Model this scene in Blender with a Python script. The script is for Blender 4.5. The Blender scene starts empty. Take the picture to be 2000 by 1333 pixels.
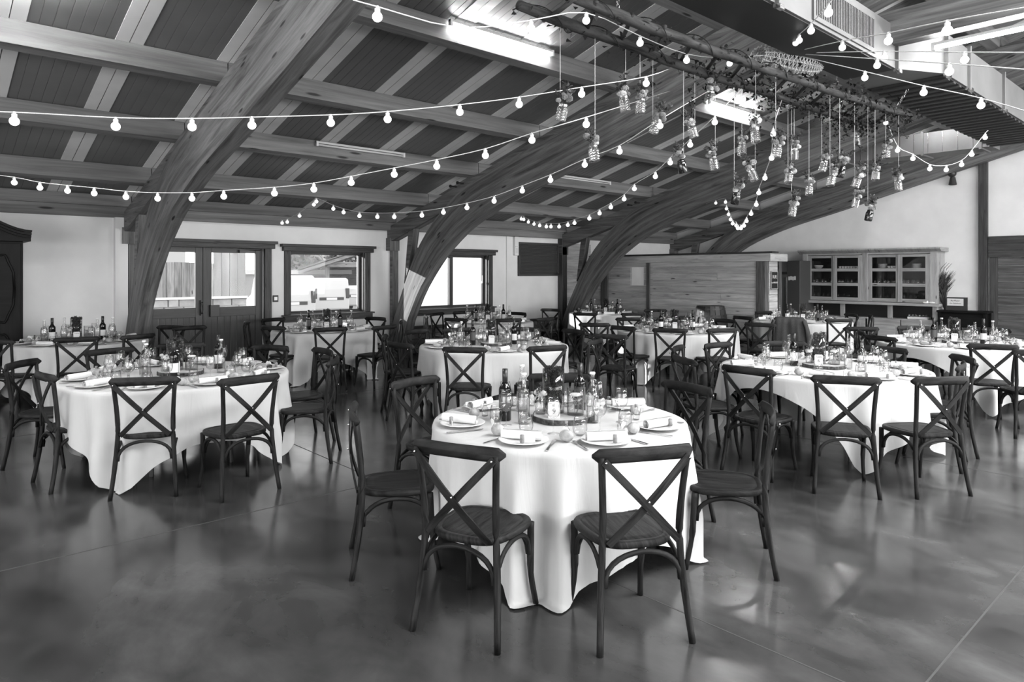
import bpy, math, random
from mathutils import Vector, Matrix
random.seed(7)
R = random.Random(11)
PI = math.pi
SC = bpy.context.scene
COL = SC.collection

# ------------------------------------------------------------------ camera, world, sun, exposure
F, HZ, EYE = 1333.0, 533.0, 1.66            # focal length in px (2000 px wide frame), horizon row, eye height
YAW = math.atan2(1480.0, F)
CC, SS = math.cos(YAW), math.sin(YAW)        # camera looks along (CC, SS); its right is (SS, -CC)
cam = bpy.data.cameras.new('camera')
cam.sensor_width = 36.0
cam.lens = 36.0 * F / 2000.0
cam.shift_y = -(666.5 - HZ) / 2000.0
cam.clip_end = 300
camo = bpy.data.objects.new('camera', cam)
camo.location = (0, 0, EYE)
camo.rotation_euler = (PI / 2, 0, math.atan2(SS, CC) - PI / 2)
COL.objects.link(camo)
SC.camera = camo

w = bpy.data.worlds.new('world'); SC.world = w
w.use_nodes = True
WORLD = 2.1
bg = w.node_tree.nodes['Background']
bg.inputs[0].default_value = (1, 1, 1, 1)
bg.inputs[1].default_value = WORLD

sun = bpy.data.lights.new('sun', 'SUN'); sun.energy = 6.0; sun.angle = math.radians(0.6)
suno = bpy.data.objects.new('sun', sun); COL.objects.link(suno)
suno.rotation_euler = Vector((4.2, -5.2, -1.45)).to_track_quat('-Z', 'Y').to_euler()

def area(name, loc, direction, sx, sy, energy, spread=180):
    l = bpy.data.lights.new(name, 'AREA'); l.shape = 'RECTANGLE'; l.size = sx; l.size_y = sy; l.energy = energy
    l.spread = math.radians(spread)
    o = bpy.data.objects.new(name, l); COL.objects.link(o)
    o.location = loc; o.rotation_euler = Vector(direction).to_track_quat('-Z', 'Y').to_euler()
    return o
# daylight through the glazed doors of the right side wall and of the end wall behind the photographer
area('daylight_right_wall', (3.5, -6.9, 1.9), (0, 1, -0.05), 9.0, 2.6, 430)
area('daylight_right_wall', (12.5, -6.9, 1.9), (0, 1, -0.05), 6.0, 2.6, 560)
area('daylight_end_wall', (-5.9, 2.0, 1.8), (1, 0, -0.05), 7.0, 2.6, 215)
# added fill lamps under the right-hand roof slope to brighten the table tops
area('added_roof_fill', (3.0, -1.6, 5.1), (-0.05, 0.25, -1), 9.0, 1.4, 900)
area('added_roof_fill', (11.5, -1.6, 5.1), (0.05, 0.25, -1), 6.0, 1.4, 760)

SC.view_settings.view_transform = 'Standard'
SC.view_settings.look = 'None'
SC.view_settings.exposure = 0.62
SC.view_settings.gamma = 1.0
SC.view_settings.use_curve_mapping = False
SC.cycles.use_denoising = True
SC.cycles.max_bounces = 7
SC.cycles.diffuse_bounces = 4
SC.cycles.glossy_bounces = 4
SC.cycles.transmission_bounces = 6
SC.cycles.transparent_max_bounces = 24
SC.cycles.caustics_reflective = False
SC.cycles.caustics_refractive = False
SC.cycles.sample_clamp_indirect = 4.0

# ------------------------------------------------------------------ measuring helpers (constants of the survey)
def onZ(px, py, z):
    d = (z - EYE) * F / (HZ - py); k = (px - 1000) / F
    return d * (CC + SS * k), d * (SS - CC * k)
def atD(px, py, d):
    k = (px - 1000) / F
    return Vector((d * (CC + SS * k), d * (SS - CC * k), EYE + (HZ - py) / F * d))
def depth_on_Y(px, Y):
    k = (px - 1000) / F
    return Y / (SS - CC * k)
def ceil_z(Y):
    return 5.97 - 0.27 * Y if Y > 0.6 else 5.97 - 0.27 * (1.2 - Y)

# ------------------------------------------------------------------ materials
MATS = {}
def nt(name, rough=0.6, spec=0.5, metal=0.0):
    m = bpy.data.materials.new(name); m.use_nodes = True
    n = m.node_tree; b = n.nodes['Principled BSDF']
    b.inputs['Roughness'].default_value = rough
    b.inputs['Metallic'].default_value = metal
    b.inputs['Specular IOR Level'].default_value = spec
    MATS[name] = m
    return m, n, b
def g4(v): return (v, v, v, 1)
def ramp(n, fac, stops):
    r = n.nodes.new('ShaderNodeValToRGB')
    els = r.color_ramp.elements
    while len(els) < len(stops): els.new(0.5)
    for e, (p, v) in zip(els, stops): e.position = p; e.color = g4(v)
    n.links.new(fac, r.inputs[0]); return r
def bump(n, b, h, strength, dist=0.01):
    bp = n.nodes.new('ShaderNodeBump'); bp.inputs['Strength'].default_value = strength; bp.inputs['Distance'].default_value = dist
    n.links.new(h, bp.inputs['Height']); n.links.new(bp.outputs[0], b.inputs['Normal'])
def plain(name, v, rough=0.6, spec=0.5, var=0.0, scale=8.0, bstr=0.0, metal=0.0):
    m, n, b = nt(name, rough, spec, metal)
    b.inputs['Base Color'].default_value = g4(v)
    if var or bstr:
        tc = n.nodes.new('ShaderNodeTexCoord'); no = n.nodes.new('ShaderNodeTexNoise')
        no.inputs['Scale'].default_value = scale; no.inputs['Detail'].default_value = 5
        n.links.new(tc.outputs['Object'], no.inputs['Vector'])
        if var:
            r = ramp(n, no.outputs[0], [(0.3, v * (1 - var)), (0.7, min(1, v * (1 + var)))])
            n.links.new(r.outputs[0], b.inputs['Base Color'])
        if bstr: bump(n, b, no.outputs[0], bstr)
    return m
def wood(name, dark, light, coord='UV', sc=(1.0, 14.0, 14.0), rough=0.5, knots=True, kscale=(1.2, 5, 5), spec=0.4, bs=0.25, knotv=None):
    """grain runs along the first coordinate"""
    m, n, b = nt(name, rough, spec)
    tc = n.nodes.new('ShaderNodeTexCoord')
    oi = n.nodes.new('ShaderNodeObjectInfo')
    ad = n.nodes.new('ShaderNodeVectorMath'); ad.operation = 'ADD'
    cx = n.nodes.new('ShaderNodeCombineXYZ')
    mu = n.nodes.new('ShaderNodeMath'); mu.operation = 'MULTIPLY'; mu.inputs[1].default_value = 37.0
    n.links.new(oi.outputs['Random'], mu.inputs[0])
    for i in range(3): n.links.new(mu.outputs[0], cx.inputs[i])
    n.links.new(tc.outputs[coord], ad.inputs[0]); n.links.new(cx.outputs[0], ad.inputs[1])
    mp = n.nodes.new('ShaderNodeMapping'); mp.inputs['Scale'].default_value = sc
    n.links.new(ad.outputs[0], mp.inputs['Vector'])
    no = n.nodes.new('ShaderNodeTexNoise'); no.inputs['Scale'].default_value = 1.6; no.inputs['Detail'].default_value = 7
    no.inputs['Roughness'].default_value = 0.65; no.inputs['Distortion'].default_value = 0.6
    n.links.new(mp.outputs[0], no.inputs['Vector'])
    r = ramp(n, no.outputs[0], [(0.34, dark), (0.5, (dark + light) / 2), (0.66, light)])
    out = r.outputs[0]
    # broad tone change from piece to piece
    hs = n.nodes.new('ShaderNodeMath'); hs.operation = 'MULTIPLY_ADD'; hs.inputs[1].default_value = 0.3; hs.inputs[2].default_value = 0.85
    n.links.new(oi.outputs['Random'], hs.inputs[0])
    mx = n.nodes.new('ShaderNodeMix'); mx.data_type = 'RGBA'; mx.blend_type = 'MULTIPLY'; mx.inputs[0].default_value = 1
    cc = n.nodes.new('ShaderNodeCombineColor')
    for i in range(3): n.links.new(hs.outputs[0], cc.inputs[i])
    n.links.new(out, mx.inputs[6]); n.links.new(cc.outputs[0], mx.inputs[7]); out = mx.outputs[2]
    if knots:
        mk = n.nodes.new('ShaderNodeMapping'); mk.inputs['Scale'].default_value = kscale
        n.links.new(ad.outputs[0], mk.inputs['Vector'])
        vo = n.nodes.new('ShaderNodeTexVoronoi'); vo.inputs['Scale'].default_value = 1.0
        n.links.new(mk.outputs[0], vo.inputs['Vector'])
        rk = ramp(n, vo.outputs['Distance'], [(0.07, 0.12 if knotv is None else knotv), (0.13, 1.0)])
        m2 = n.nodes.new('ShaderNodeMix'); m2.data_type = 'RGBA'; m2.blend_type = 'MULTIPLY'; m2.inputs[0].default_value = 1
        n.links.new(out, m2.inputs[6]); n.links.new(rk.outputs[0], m2.inputs[7]); out = m2.outputs[2]
    n.links.new(out, b.inputs['Base Color'])
    bump(n, b, no.outputs[0], bs, 0.004)
    return m
def emit(name, v, s):
    m, n, b = nt(name)
    b.inputs['Base Color'].default_value = g4(0.8)
    b.inputs['Emission Color'].default_value = g4(v); b.inputs['Emission Strength'].default_value = s
    return m
def glass(name, tint=0.96, edge=0.55, refl=1.0, rough=0.0, ior=1.5):
    """thin clear glass: lets light straight through, reflects by Fresnel, darker where seen edge-on"""
    m = bpy.data.materials.new(name); m.use_nodes = True; n = m.node_tree
    n.nodes.remove(n.nodes['Principled BSDF'])
    out = n.nodes['Material Output']
    lw = n.nodes.new('ShaderNodeLayerWeight'); lw.inputs[0].default_value = 0.35
    lw.inputs[0].default_value = 0.5
    r = ramp(n, lw.outputs['Facing'], [(0.0, tint), (0.6, tint * 0.97), (0.98, edge)])
    t = n.nodes.new('ShaderNodeBsdfTransparent'); n.links.new(r.outputs[0], t.inputs[0])
    g = n.nodes.new('ShaderNodeBsdfGlossy'); g.inputs['Roughness'].default_value = rough; g.inputs[0].default_value = g4(1)
    lf = n.nodes.new('ShaderNodeLayerWeight'); lf.inputs[0].default_value = 0.5
    pw = n.nodes.new('ShaderNodeMath'); pw.operation = 'POWER'; pw.inputs[1].default_value = 4.0
    n.links.new(lf.outputs['Facing'], pw.inputs[0])
    mm = n.nodes.new('ShaderNodeMath'); mm.operation = 'MULTIPLY_ADD'; mm.inputs[1].default_value = 0.75 * min(refl, 1.2); mm.inputs[2].default_value = 0.045 * refl; mm.use_clamp = True
    n.links.new(pw.outputs[0], mm.inputs[0])
    mx = n.nodes.new('ShaderNodeMixShader')
    n.links.new(mm.outputs[0], mx.inputs[0]); n.links.new(t.outputs[0], mx.inputs[1]); n.links.new(g.outputs[0], mx.inputs[2])
    n.links.new(mx.outputs[0], out.inputs[0]); MATS[name] = m
    return m

M_WALL = plain('white_plaster', 0.74, 0.9, 0.2, 0.04, 3.0, 0.08)
M_CLOTH = plain('white_linen', 0.5, 0.85, 0.2, 0.02, 7.0)
def linen():
    m = MATS['white_linen']; n = m.node_tree; b = n.nodes['Principled BSDF']
    tc = n.nodes.new('ShaderNodeTexCoord'); mp = n.nodes.new('ShaderNodeMapping'); mp.inputs['Scale'].default_value = (5, 5, 1.1)
    no = n.nodes.new('ShaderNodeTexNoise'); no.inputs['Scale'].default_value = 1.6; no.inputs['Detail'].default_value = 3; no.inputs['Distortion'].default_value = 1.5
    n.links.new(tc.outputs['Object'], mp.inputs[0]); n.links.new(mp.outputs[0], no.inputs[0]); bump(n, b, no.outputs[0], 0.25, 0.02)
linen()
M_CHINA = plain('white_china', 0.7, 0.12, 0.5)
M_NAPKIN = plain('white_napkin', 0.72, 0.9, 0.2, 0.02, 60, 0.1)
M_CHAIR = wood('oak_chair_wood', 0.0015, 0.024, 'UV', (3.0, 34.0, 34.0), 0.55, False, spec=0.14, bs=0.5)
M_BEAM = wood('glulam_wood', 0.045, 0.17, 'UV', (0.5, 9.0, 9.0), 0.6, True, (1.6, 7, 7), 0.3, 0.2)
M_PURLIN = wood('purlin_wood', 0.09, 0.19, 'Object', (0.35, 7.0, 7.0), 0.6, True, (1.1, 6, 6), 0.3, 0.15)
M_FRAME = wood('window_frame_wood', 0.015, 0.065, 'UV', (1.2, 22.0, 22.0), 0.55, True, (2.0, 12, 12), 0.4, 0.4)
M_DOOR = wood('door_wood', 0.055, 0.085, 'UV', (1.0, 12.0, 12.0), 0.5, False, spec=0.4, bs=0.15)
M_PLANK = wood('larch_plank', 0.28, 0.52, 'UV', (0.8, 10.0, 10.0), 0.6, True, (1.6, 8, 8), 0.3, 0.3)
M_DARKPLANK = wood('old_dark_plank', 0.035, 0.13, 'UV', (0.9, 12.0, 12.0), 0.6, True, (1.6, 8, 8), 0.3, 0.5)
M_PINE = wood('dresser_pine', 0.22, 0.38, 'UV', (1.0, 12.0, 12.0), 0.5, True, (2.2, 9, 9), 0.4, 0.15)
M_ARM = wood('wardrobe_wood', 0.002, 0.008, 'UV', (1.0, 12.0, 12.0), 0.5, False, spec=0.12, bs=0.2)
M_LOG = wood('ladder_wood', 0.012, 0.07, 'UV', (1.2, 12.0, 12.0), 0.8, True, (2.5, 12, 12), 0.12, 0.5)
M_BARK = plain('bark', 0.06, 0.9, 0.2, 0.7, 40, 0.6)
M_SLICE = plain('cut_wood', 0.4, 0.7, 0.3, 0.2, 14)
M_METAL = plain('cutlery_steel', 0.55, 0.18, 0.5, metal=1.0)
M_ZINC = plain('galvanised_sheet', 0.14, 0.5, 0.5, 0.12, 3.0, metal=0.35)
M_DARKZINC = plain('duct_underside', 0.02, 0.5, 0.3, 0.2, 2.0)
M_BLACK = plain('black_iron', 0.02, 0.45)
M_PANEL = None
M_GLASS = glass('clear_glass', 0.97, 0.45, 0.75)
M_PANE = glass('window_pane', 0.97, 0.85, 0.12)
M_CABGLASS = glass('cabinet_glass', 0.85, 0.6, 0.5)
M_WINE = plain('wine_bottle_glass', 0.004, 0.08, 0.45)
M_LABEL = plain('bottle_label', 0.05, 0.7)
M_CAPS = plain('bottle_capsule', 0.012, 0.35)
M_WATER = glass('water', 0.93, 0.5, 0.3)
M_BULB = emit('lit_bulb', 1.0, 1.25)
M_SOCKET = plain('white_socket', 0.75, 0.5)
M_CORD = plain('white_cord', 0.6, 0.8, 0.2, 0.2, 200)
M_TUBE = emit('lit_tube', 1.0, 100.0)
M_TUBEOFF = plain('unlit_tube', 0.6, 0.25)
M_ROLL = plain('bread_crust', 0.36, 0.8, 0.3, 0.35, 25, 0.3)
M_FLOWER = plain('pale_petals', 0.36, 0.8, 0.3, 0.15, 30)
M_FLOWERW = plain('white_petals', 0.65, 0.8, 0.3, 0.05, 30)
M_FLOWERD = plain('dusky_petals', 0.25, 0.8, 0.3, 0.3, 30)
M_LEAF = plain('leaf_green_grey', 0.07, 0.8, 0.15, 0.4, 20)
M_IVY = plain('ivy_leaf', 0.02, 0.85, 0.1, 0.4, 20)
M_CONE = plain('pine_cone', 0.035, 0.8, 0.3, 0.6, 40)
M_CARD = plain('card', 0.62, 0.8)
M_INK = plain('ink', 0.12, 0.8)
M_CORK = plain('cork', 0.2, 0.9, 0.2, 0.3, 60)
M_CANDLE = plain('candle_wax', 0.85, 0.5)
M_WICKER = plain('wicker', 0.5, 0.7, 0.3, 0.35, 30)
M_JACKET = plain('grey_jacket_cloth', 0.05, 0.95, 0.2, 0.15, 60, 0.2)
M_STRING = plain('thin_string', 0.5, 0.8)

def floor_mat():
    m, n, b = nt('polished_concrete', 0.22, 0.5)
    tc = n.nodes.new('ShaderNodeTexCoord')
    mp = n.nodes.new('ShaderNodeMapping'); mp.inputs['Scale'].default_value = (0.9, 0.55, 1); mp.inputs['Rotation'].default_value = (0, 0, 0.6)
    n.links.new(tc.outputs['Object'], mp.inputs[0])
    n1 = n.nodes.new('ShaderNodeTexNoise'); n1.inputs['Scale'].default_value = 0.9; n1.inputs['Detail'].default_value = 10; n1.inputs['Roughness'].default_value = 0.62; n1.inputs['Distortion'].default_value = 0.7
    n.links.new(mp.outputs[0], n1.inputs[0])
    n2 = n.nodes.new('ShaderNodeTexNoise'); n2.inputs['Scale'].default_value = 5.0; n2.inputs['Detail'].default_value = 6; n2.inputs['Distortion'].default_value = 0.4
    n.links.new(mp.outputs[0], n2.inputs[0])
    r1 = ramp(n, n1.outputs[0], [(0.3, 0.022), (0.5, 0.048), (0.72, 0.1)])
    r2 = ramp(n, n2.outputs[0], [(0.3, 0.7), (0.7, 1.2)])
    mx = n.nodes.new('ShaderNodeMix'); mx.data_type = 'RGBA'; mx.blend_type = 'MULTIPLY'; mx.inputs[0].default_value = 1
    n.links.new(r1.outputs[0], mx.inputs[6]); n.links.new(r2.outputs[0], mx.inputs[7])
    n.links.new(mx.outputs[2], b.inputs['Base Color'])
    rr = n.nodes.new('ShaderNodeMapRange'); rr.inputs[3].default_value = 0.10; rr.inputs[4].default_value = 0.28
    n.links.new(n2.outputs[0], rr.inputs[0]); n.links.new(rr.outputs[0], b.inputs['Roughness'])
    bump(n, b, n1.outputs[0], 0.06, 0.01)
    return m
M_FLOOR = floor_mat()
def panel_mat(name, v):
    m, n, b = nt(name, 0.42, 0.4)
    tc = n.nodes.new('ShaderNodeTexCoord')
    no = n.nodes.new('ShaderNodeTexNoise'); no.inputs['Scale'].default_value = 3; n.links.new(tc.outputs['Object'], no.inputs[0])
    r = ramp(n, no.outputs[0], [(0.3, v * 0.93), (0.7, v * 1.07)]); n.links.new(r.outputs[0], b.inputs['Base Color'])
    return m
M_PANEL = panel_mat('roof_panel_sheet', 0.13)
M_STRIP = panel_mat('roof_joint_sheet', 0.6)

# ------------------------------------------------------------------ mesh helpers
class MB:
    def __init__(s): s.v = []; s.f = []; s.uv = []; s.mi = []; s.cur = 0
    def add(s, vs, fs, uvs=None):
        o = len(s.v); s.v += [tuple(p) for p in vs]
        for i, f in enumerate(fs):
            s.f.append(tuple(o + k for k in f)); s.mi.append(s.cur)
            if uvs is None:
                s.uv.append([(0, 0)] * len(f))
            else:
                s.uv.append(uvs[i])
        return s
    def box(s, c, d, rot=None):
        """box with centre c and size d; UV u runs along its longest side (metres)"""
        hx, hy, hz = d[0] / 2, d[1] / 2, d[2] / 2
        P = [Vector((x * hx, y * hy, z * hz)) for x in (-1, 1) for y in (-1, 1) for z in (-1, 1)]
        fs = [(0, 1, 3, 2), (4, 6, 7, 5), (0, 4, 5, 1), (2, 3, 7, 6), (0, 2, 6, 4), (1, 5, 7, 3)]
        ax = [i for _, i in sorted([(-d[0], 0), (-d[1], 1), (-d[2], 2)])]
        uvs = []
        sh = (c[0] * 0.37 + c[1] * 0.61 + c[2] * 0.83)
        for f in fs:
            fa = [k for k in range(3) if len({round(P[i][k], 6) for i in f}) > 1]
            fa.sort(key=lambda k: ax.index(k))
            if len(fa) < 2: fa = [0, 1]
            uvs.append([(P[i][fa[0]] + sh, P[i][fa[1]] + sh * 1.7 + (0.31 if ax[2] in fa else 0)) for i in f])
        M = Matrix.Identity(3) if rot is None else rot
        C = Vector(c)
        return s.add([M @ p + C for p in P], fs, uvs)
    def box2(s, a, b): return s.box([(a[i] + b[i]) / 2 for i in range(3)], [abs(b[i] - a[i]) for i in range(3)])
    def sweep(s, pts, w, h=None, n=8, rect=False, up=(0, 0, 1), cap=True, uo=0.0):
        """sweep a round or rectangular section along pts; w, h numbers or lists (full width / height)"""
        pts = [Vector(p) for p in pts]; k = len(pts)
        W = w if isinstance(w, (list, tuple)) else [w] * k
        H = (h if isinstance(h, (list, tuple)) else [h] * k) if h is not None else W
        if rect: sec = [(-1, -1), (1, -1), (1, 1), (-1, 1)]; n = 4
        else: sec = [(math.cos(2 * PI * i / n), math.sin(2 * PI * i / n)) for i in range(n)]
        vs = []; L = [0]
        for i in range(1, k): L.append(L[-1] + (pts[i] - pts[i - 1]).length)
        up = Vector(up)
        for i in range(k):
            t = (pts[min(i + 1, k - 1)] - pts[max(i - 1, 0)]).normalized()
            a = t.cross(up)
            if a.length < 1e-4: a = t.cross(Vector((1, 0, 0)))
            a.normalize(); b = a.cross(t).normalized()
            for (x, y) in sec: vs.append(pts[i] + a * (x * W[i] / 2) + b * (y * H[i] / 2))
        fs = []; uvs = []
        per = (W[0] + H[0]) * (1.0 if rect else 0.785) * 2
        for i in range(k - 1):
            for j in range(n):
                j2 = (j + 1) % n
                fs.append((i * n + j, i * n + j2, (i + 1) * n + j2, (i + 1) * n + j))
                v0, v1 = per * j / n + uo, per * (j + 1) / n + uo
                uvs.append([(L[i] + uo, v0), (L[i] + uo, v1), (L[i + 1] + uo, v1), (L[i + 1] + uo, v0)])
        if cap:
            fs.append(tuple(range(n))[::-1]); uvs.append([(sx * .05, sy * .05) for sx, sy in sec][::-1])
            fs.append(tuple(range((k - 1) * n, k * n))); uvs.append([(sx * .05, sy * .05) for sx, sy in sec])
        return s.add(vs, fs, uvs)
    def lathe(s, prof, n=20, c=(0, 0, 0), rot=None, close=False):
        vs = []; C = Vector(c); M = rot or Matrix.Identity(3)
        for (r, z) in prof:
            for i in range(n):
                a = 2 * PI * i / n
                vs.append(M @ Vector((max(r, 1e-4) * math.cos(a), max(r, 1e-4) * math.sin(a), z)) + C)
        fs = []; uvs = []
        for k in range(len(prof) - 1):
            for i in range(n):
                j = (i + 1) % n
                fs.append((k * n + i, k * n + j, (k + 1) * n + j, (k + 1) * n + i))
                uvs.append([(i / n, prof[k][1]), ((i + 1) / n, prof[k][1]), ((i + 1) / n, prof[k + 1][1]), (i / n, prof[k + 1][1])])
        if close:
            fs.append(tuple(range(n))[::-1]); uvs.append([(0, 0)] * n)
            q = (len(prof) - 1) * n
            fs.append(tuple(range(q, q + n))); uvs.append([(0, 0)] * n)
        return s.add(vs, fs, uvs)
    def ball(s, c, r, n=8, m=6, sq=(1, 1, 1)):
        prof = [(math.sin(PI * i / m) , -math.cos(PI * i / m)) for i in range(m + 1)]
        M = Matrix.Diagonal((r * sq[0], r * sq[1], r * sq[2]))
        return s.lathe(prof, n, c, M)
    def prism(s, outline, z0, z1, axis='z'):
        """extrude a 2-D outline; axis 'x': outline is (y,z) extruded along x from z0 to z1; 'y': outline is (x,z)"""
        n = len(outline)
        def P(a, b, t): return {'z': (a, b, t), 'x': (t, a, b), 'y': (a, t, b)}[axis]
        vs = [P(a, b, z0) for a, b in outline] + [P(a, b, z1) for a, b in outline]
        fs = [tuple(range(n))[::-1], tuple(range(n, 2 * n))]
        uvs = [[(a, b) for a, b in outline][::-1], [(a, b) for a, b in outline]]
        L = 0
        for i in range(n):
            j = (i + 1) % n
            l = math.hypot(outline[j][0] - outline[i][0], outline[j][1] - outline[i][1])
            fs.append((i, j, n + j, n + i)); uvs.append([(L, 0), (L + l, 0), (L + l, abs(z1 - z0)), (L, abs(z1 - z0))]); L += l
        return s.add(vs, fs, uvs)

def finish_mesh(me, mb, smooth):
    me.from_pydata(mb.v, [], mb.f)
    uvl = me.uv_layers.new(name='UVMap')
    flat = []
    for u in mb.uv:
        for p in u: flat += [p[0], p[1]]
    uvl.data.foreach_set('uv', flat)
    me.polygons.foreach_set('material_index', mb.mi)
    if smooth: me.polygons.foreach_set('use_smooth', [True] * len(me.polygons))
    me.update()
def mesh(name, mb, mats, smooth=False):
    me = bpy.data.meshes.new(name); finish_mesh(me, mb, smooth)
    for m in (mats if isinstance(mats, (list, tuple)) else [mats]): me.materials.append(m)
    return me
def put(name, me, parent=None, loc=None, rot=None, scale=None):
    o = bpy.data.objects.new(name, me); COL.objects.link(o)
    if parent: o.parent = parent
    if loc is not None: o.location = loc
    if rot is not None: o.rotation_euler = rot
    if scale is not None: o.scale = scale if isinstance(scale, (tuple, list, Vector)) else (scale,) * 3
    return o
def obj(name, mb, mats, parent=None, smooth=False, loc=None, rot=None, bevel=0.0, angle=None):
    o = put(name, mesh(name, mb, mats, smooth), parent, loc, rot)
    if bevel:
        md = o.modifiers.new('bevel', 'BEVEL'); md.width = bevel; md.segments = 2; md.limit_method = 'ANGLE'
    return o
def tag(o, label=None, cat=None, group=None, kind=None):
    if label: o['label'] = label
    if cat: o['category'] = cat
    if group: o['group'] = group
    if kind: o['kind'] = kind
    return o
def thing(name, label, cat, loc=(0, 0, 0), rz=0.0, group=None):
    o = bpy.data.objects.new(name, None); COL.objects.link(o)
    o.location = loc; o.rotation_euler = (0, 0, rz); o.empty_display_size = 0.1
    return tag(o, label, cat, group)
def copy_tree(o, loc=None, rot=None, label=None, group=None, parent=None):
    c = o.copy(); COL.objects.link(c); c.parent = parent
    if loc is not None: c.location = loc
    if rot is not None: c.rotation_euler = rot
    if label: c['label'] = label
    if group: c['group'] = group
    for ch in o.children: 
        copy_tree(ch, parent=c)
    return c
def text_mesh(txt, size, mat, depth=0.001):
    cu = bpy.data.curves.new('t', 'FONT'); cu.body = txt; cu.size = size; cu.extrude = depth; cu.align_x = 'CENTER'; cu.align_y = 'CENTER'; cu.resolution_u = 3
    o = bpy.data.objects.new('t', cu); COL.objects.link(o)
    bpy.context.view_layer.update()
    me = bpy.data.meshes.new_from_object(o.evaluated_get(bpy.context.evaluated_depsgraph_get()))
    bpy.data.objects.remove(o); me.materials.clear(); me.materials.append(mat)
    return me

# ================================================================== SETTING
YW = 11.8; XG = 17.1
X0 = -6.0; Y0 = -7.0
# floor
mb = MB(); mb.box2((X0, Y0, -0.12), (XG + 0.2, YW + 0.3, 0)); fl = tag(obj('floor', mb, M_FLOOR), kind='structure')
# joints sawn in the concrete: narrow recessed-looking lines laid as thin dark filler
M_JOINT = plain('joint_filler', 0.045, 0.6)
mb = MB()
for yy in (0.93, 4.72, 8.5): mb.box2((X0, yy - 0.004, 0), (XG, yy + 0.004, 0.0012))
obj('floor_joint', mb, M_JOINT, fl)
mb = MB()
for xx in (2.85, 6.75, 10.65, 14.5): mb.box2((xx - 0.004, Y0, 0), (xx + 0.004, YW, 0.0012))
obj('floor_joint', mb, M_JOINT, fl)

# left long wall with openings
def wall_y(name, y0, y1, x0, x1, z0, z1, holes, m):
    mb = MB(); xs = sorted({x0, x1} | {h[0] for h in holes} | {h[1] for h in holes})
    for a, b in zip(xs, xs[1:]):
        hs = [h for h in holes if h[0] <= a + 1e-6 and h[1] >= b - 1e-6]
        if not hs: mb.box2((a, y0, z0), (b, y1, z1)); continue
        h = hs[0]
        if h[2] > z0: mb.box2((a, y0, z0), (b, y1, h[2]))
        if h[3] < z1: mb.box2((a, y0, h[3]), (b, y1, z1))
    return tag(obj(name, mb, m), kind='structure')
DOOR = (2.9, 4.78, 0, 2.08); WIN1 = (5.26, 6.76, 0.9, 2.05); WIN2 = (8.03, 9.9, 0.9, 2.05)
wl = wall_y('wall_left', YW, YW + 0.3, X0, XG, 0, 2.95, [DOOR, WIN1, WIN2], M_WALL)
# pilaster casing beside the first post
mb = MB(); mb.box2((2.45, YW - 0.12, 0), (2.62, YW, 2.5)); tag(obj('trim_1', mb, M_WALL), kind='structure')
# gable wall
gz = lambda y: ceil_z(y) + 0.12
mb = MB(); mb.prism([(YW + 0.3, 0), (YW + 0.3, gz(YW)), (0.6, gz(0.6)), (Y0, gz(Y0)), (Y0, 0)], XG, XG + 0.25, 'x')
wg = tag(obj('wall_far', mb, M_WALL), kind='structure')
# the two sides behind the photographer, glazed: low walls, piers and a head beam
mb = MB()
for a in (X0, 0.8, 8.2, 16.0): mb.box2((a, Y0 - 0.25, 0), (a + 1.0, Y0, 3.9))
mb.box2((X0, Y0 - 0.25, 3.2), (XG, Y0, 4.0)); mb.box2((X0, Y0 - 0.25, 0), (XG, Y0, 0.5))
tag(obj('wall_right', mb, M_WALL), kind='structure')
mb = MB()
for a in (Y0, -2.0, 5.8, 10.8): mb.box2((X0 - 0.25, a, 0), (X0, a + 1.0, ceil_z(a) - 0.1))
mb.box2((X0 - 0.25, Y0, 3.2), (X0, YW, 3.75)); 
mb.prism([(YW, 2.8), (0.6, 5.95), (Y0, 4.1), (Y0, 3.7), (YW, 2.75)], X0 - 0.25, X0, 'x')
tag(obj('wall_back', mb, M_WALL), kind='structure')

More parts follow.
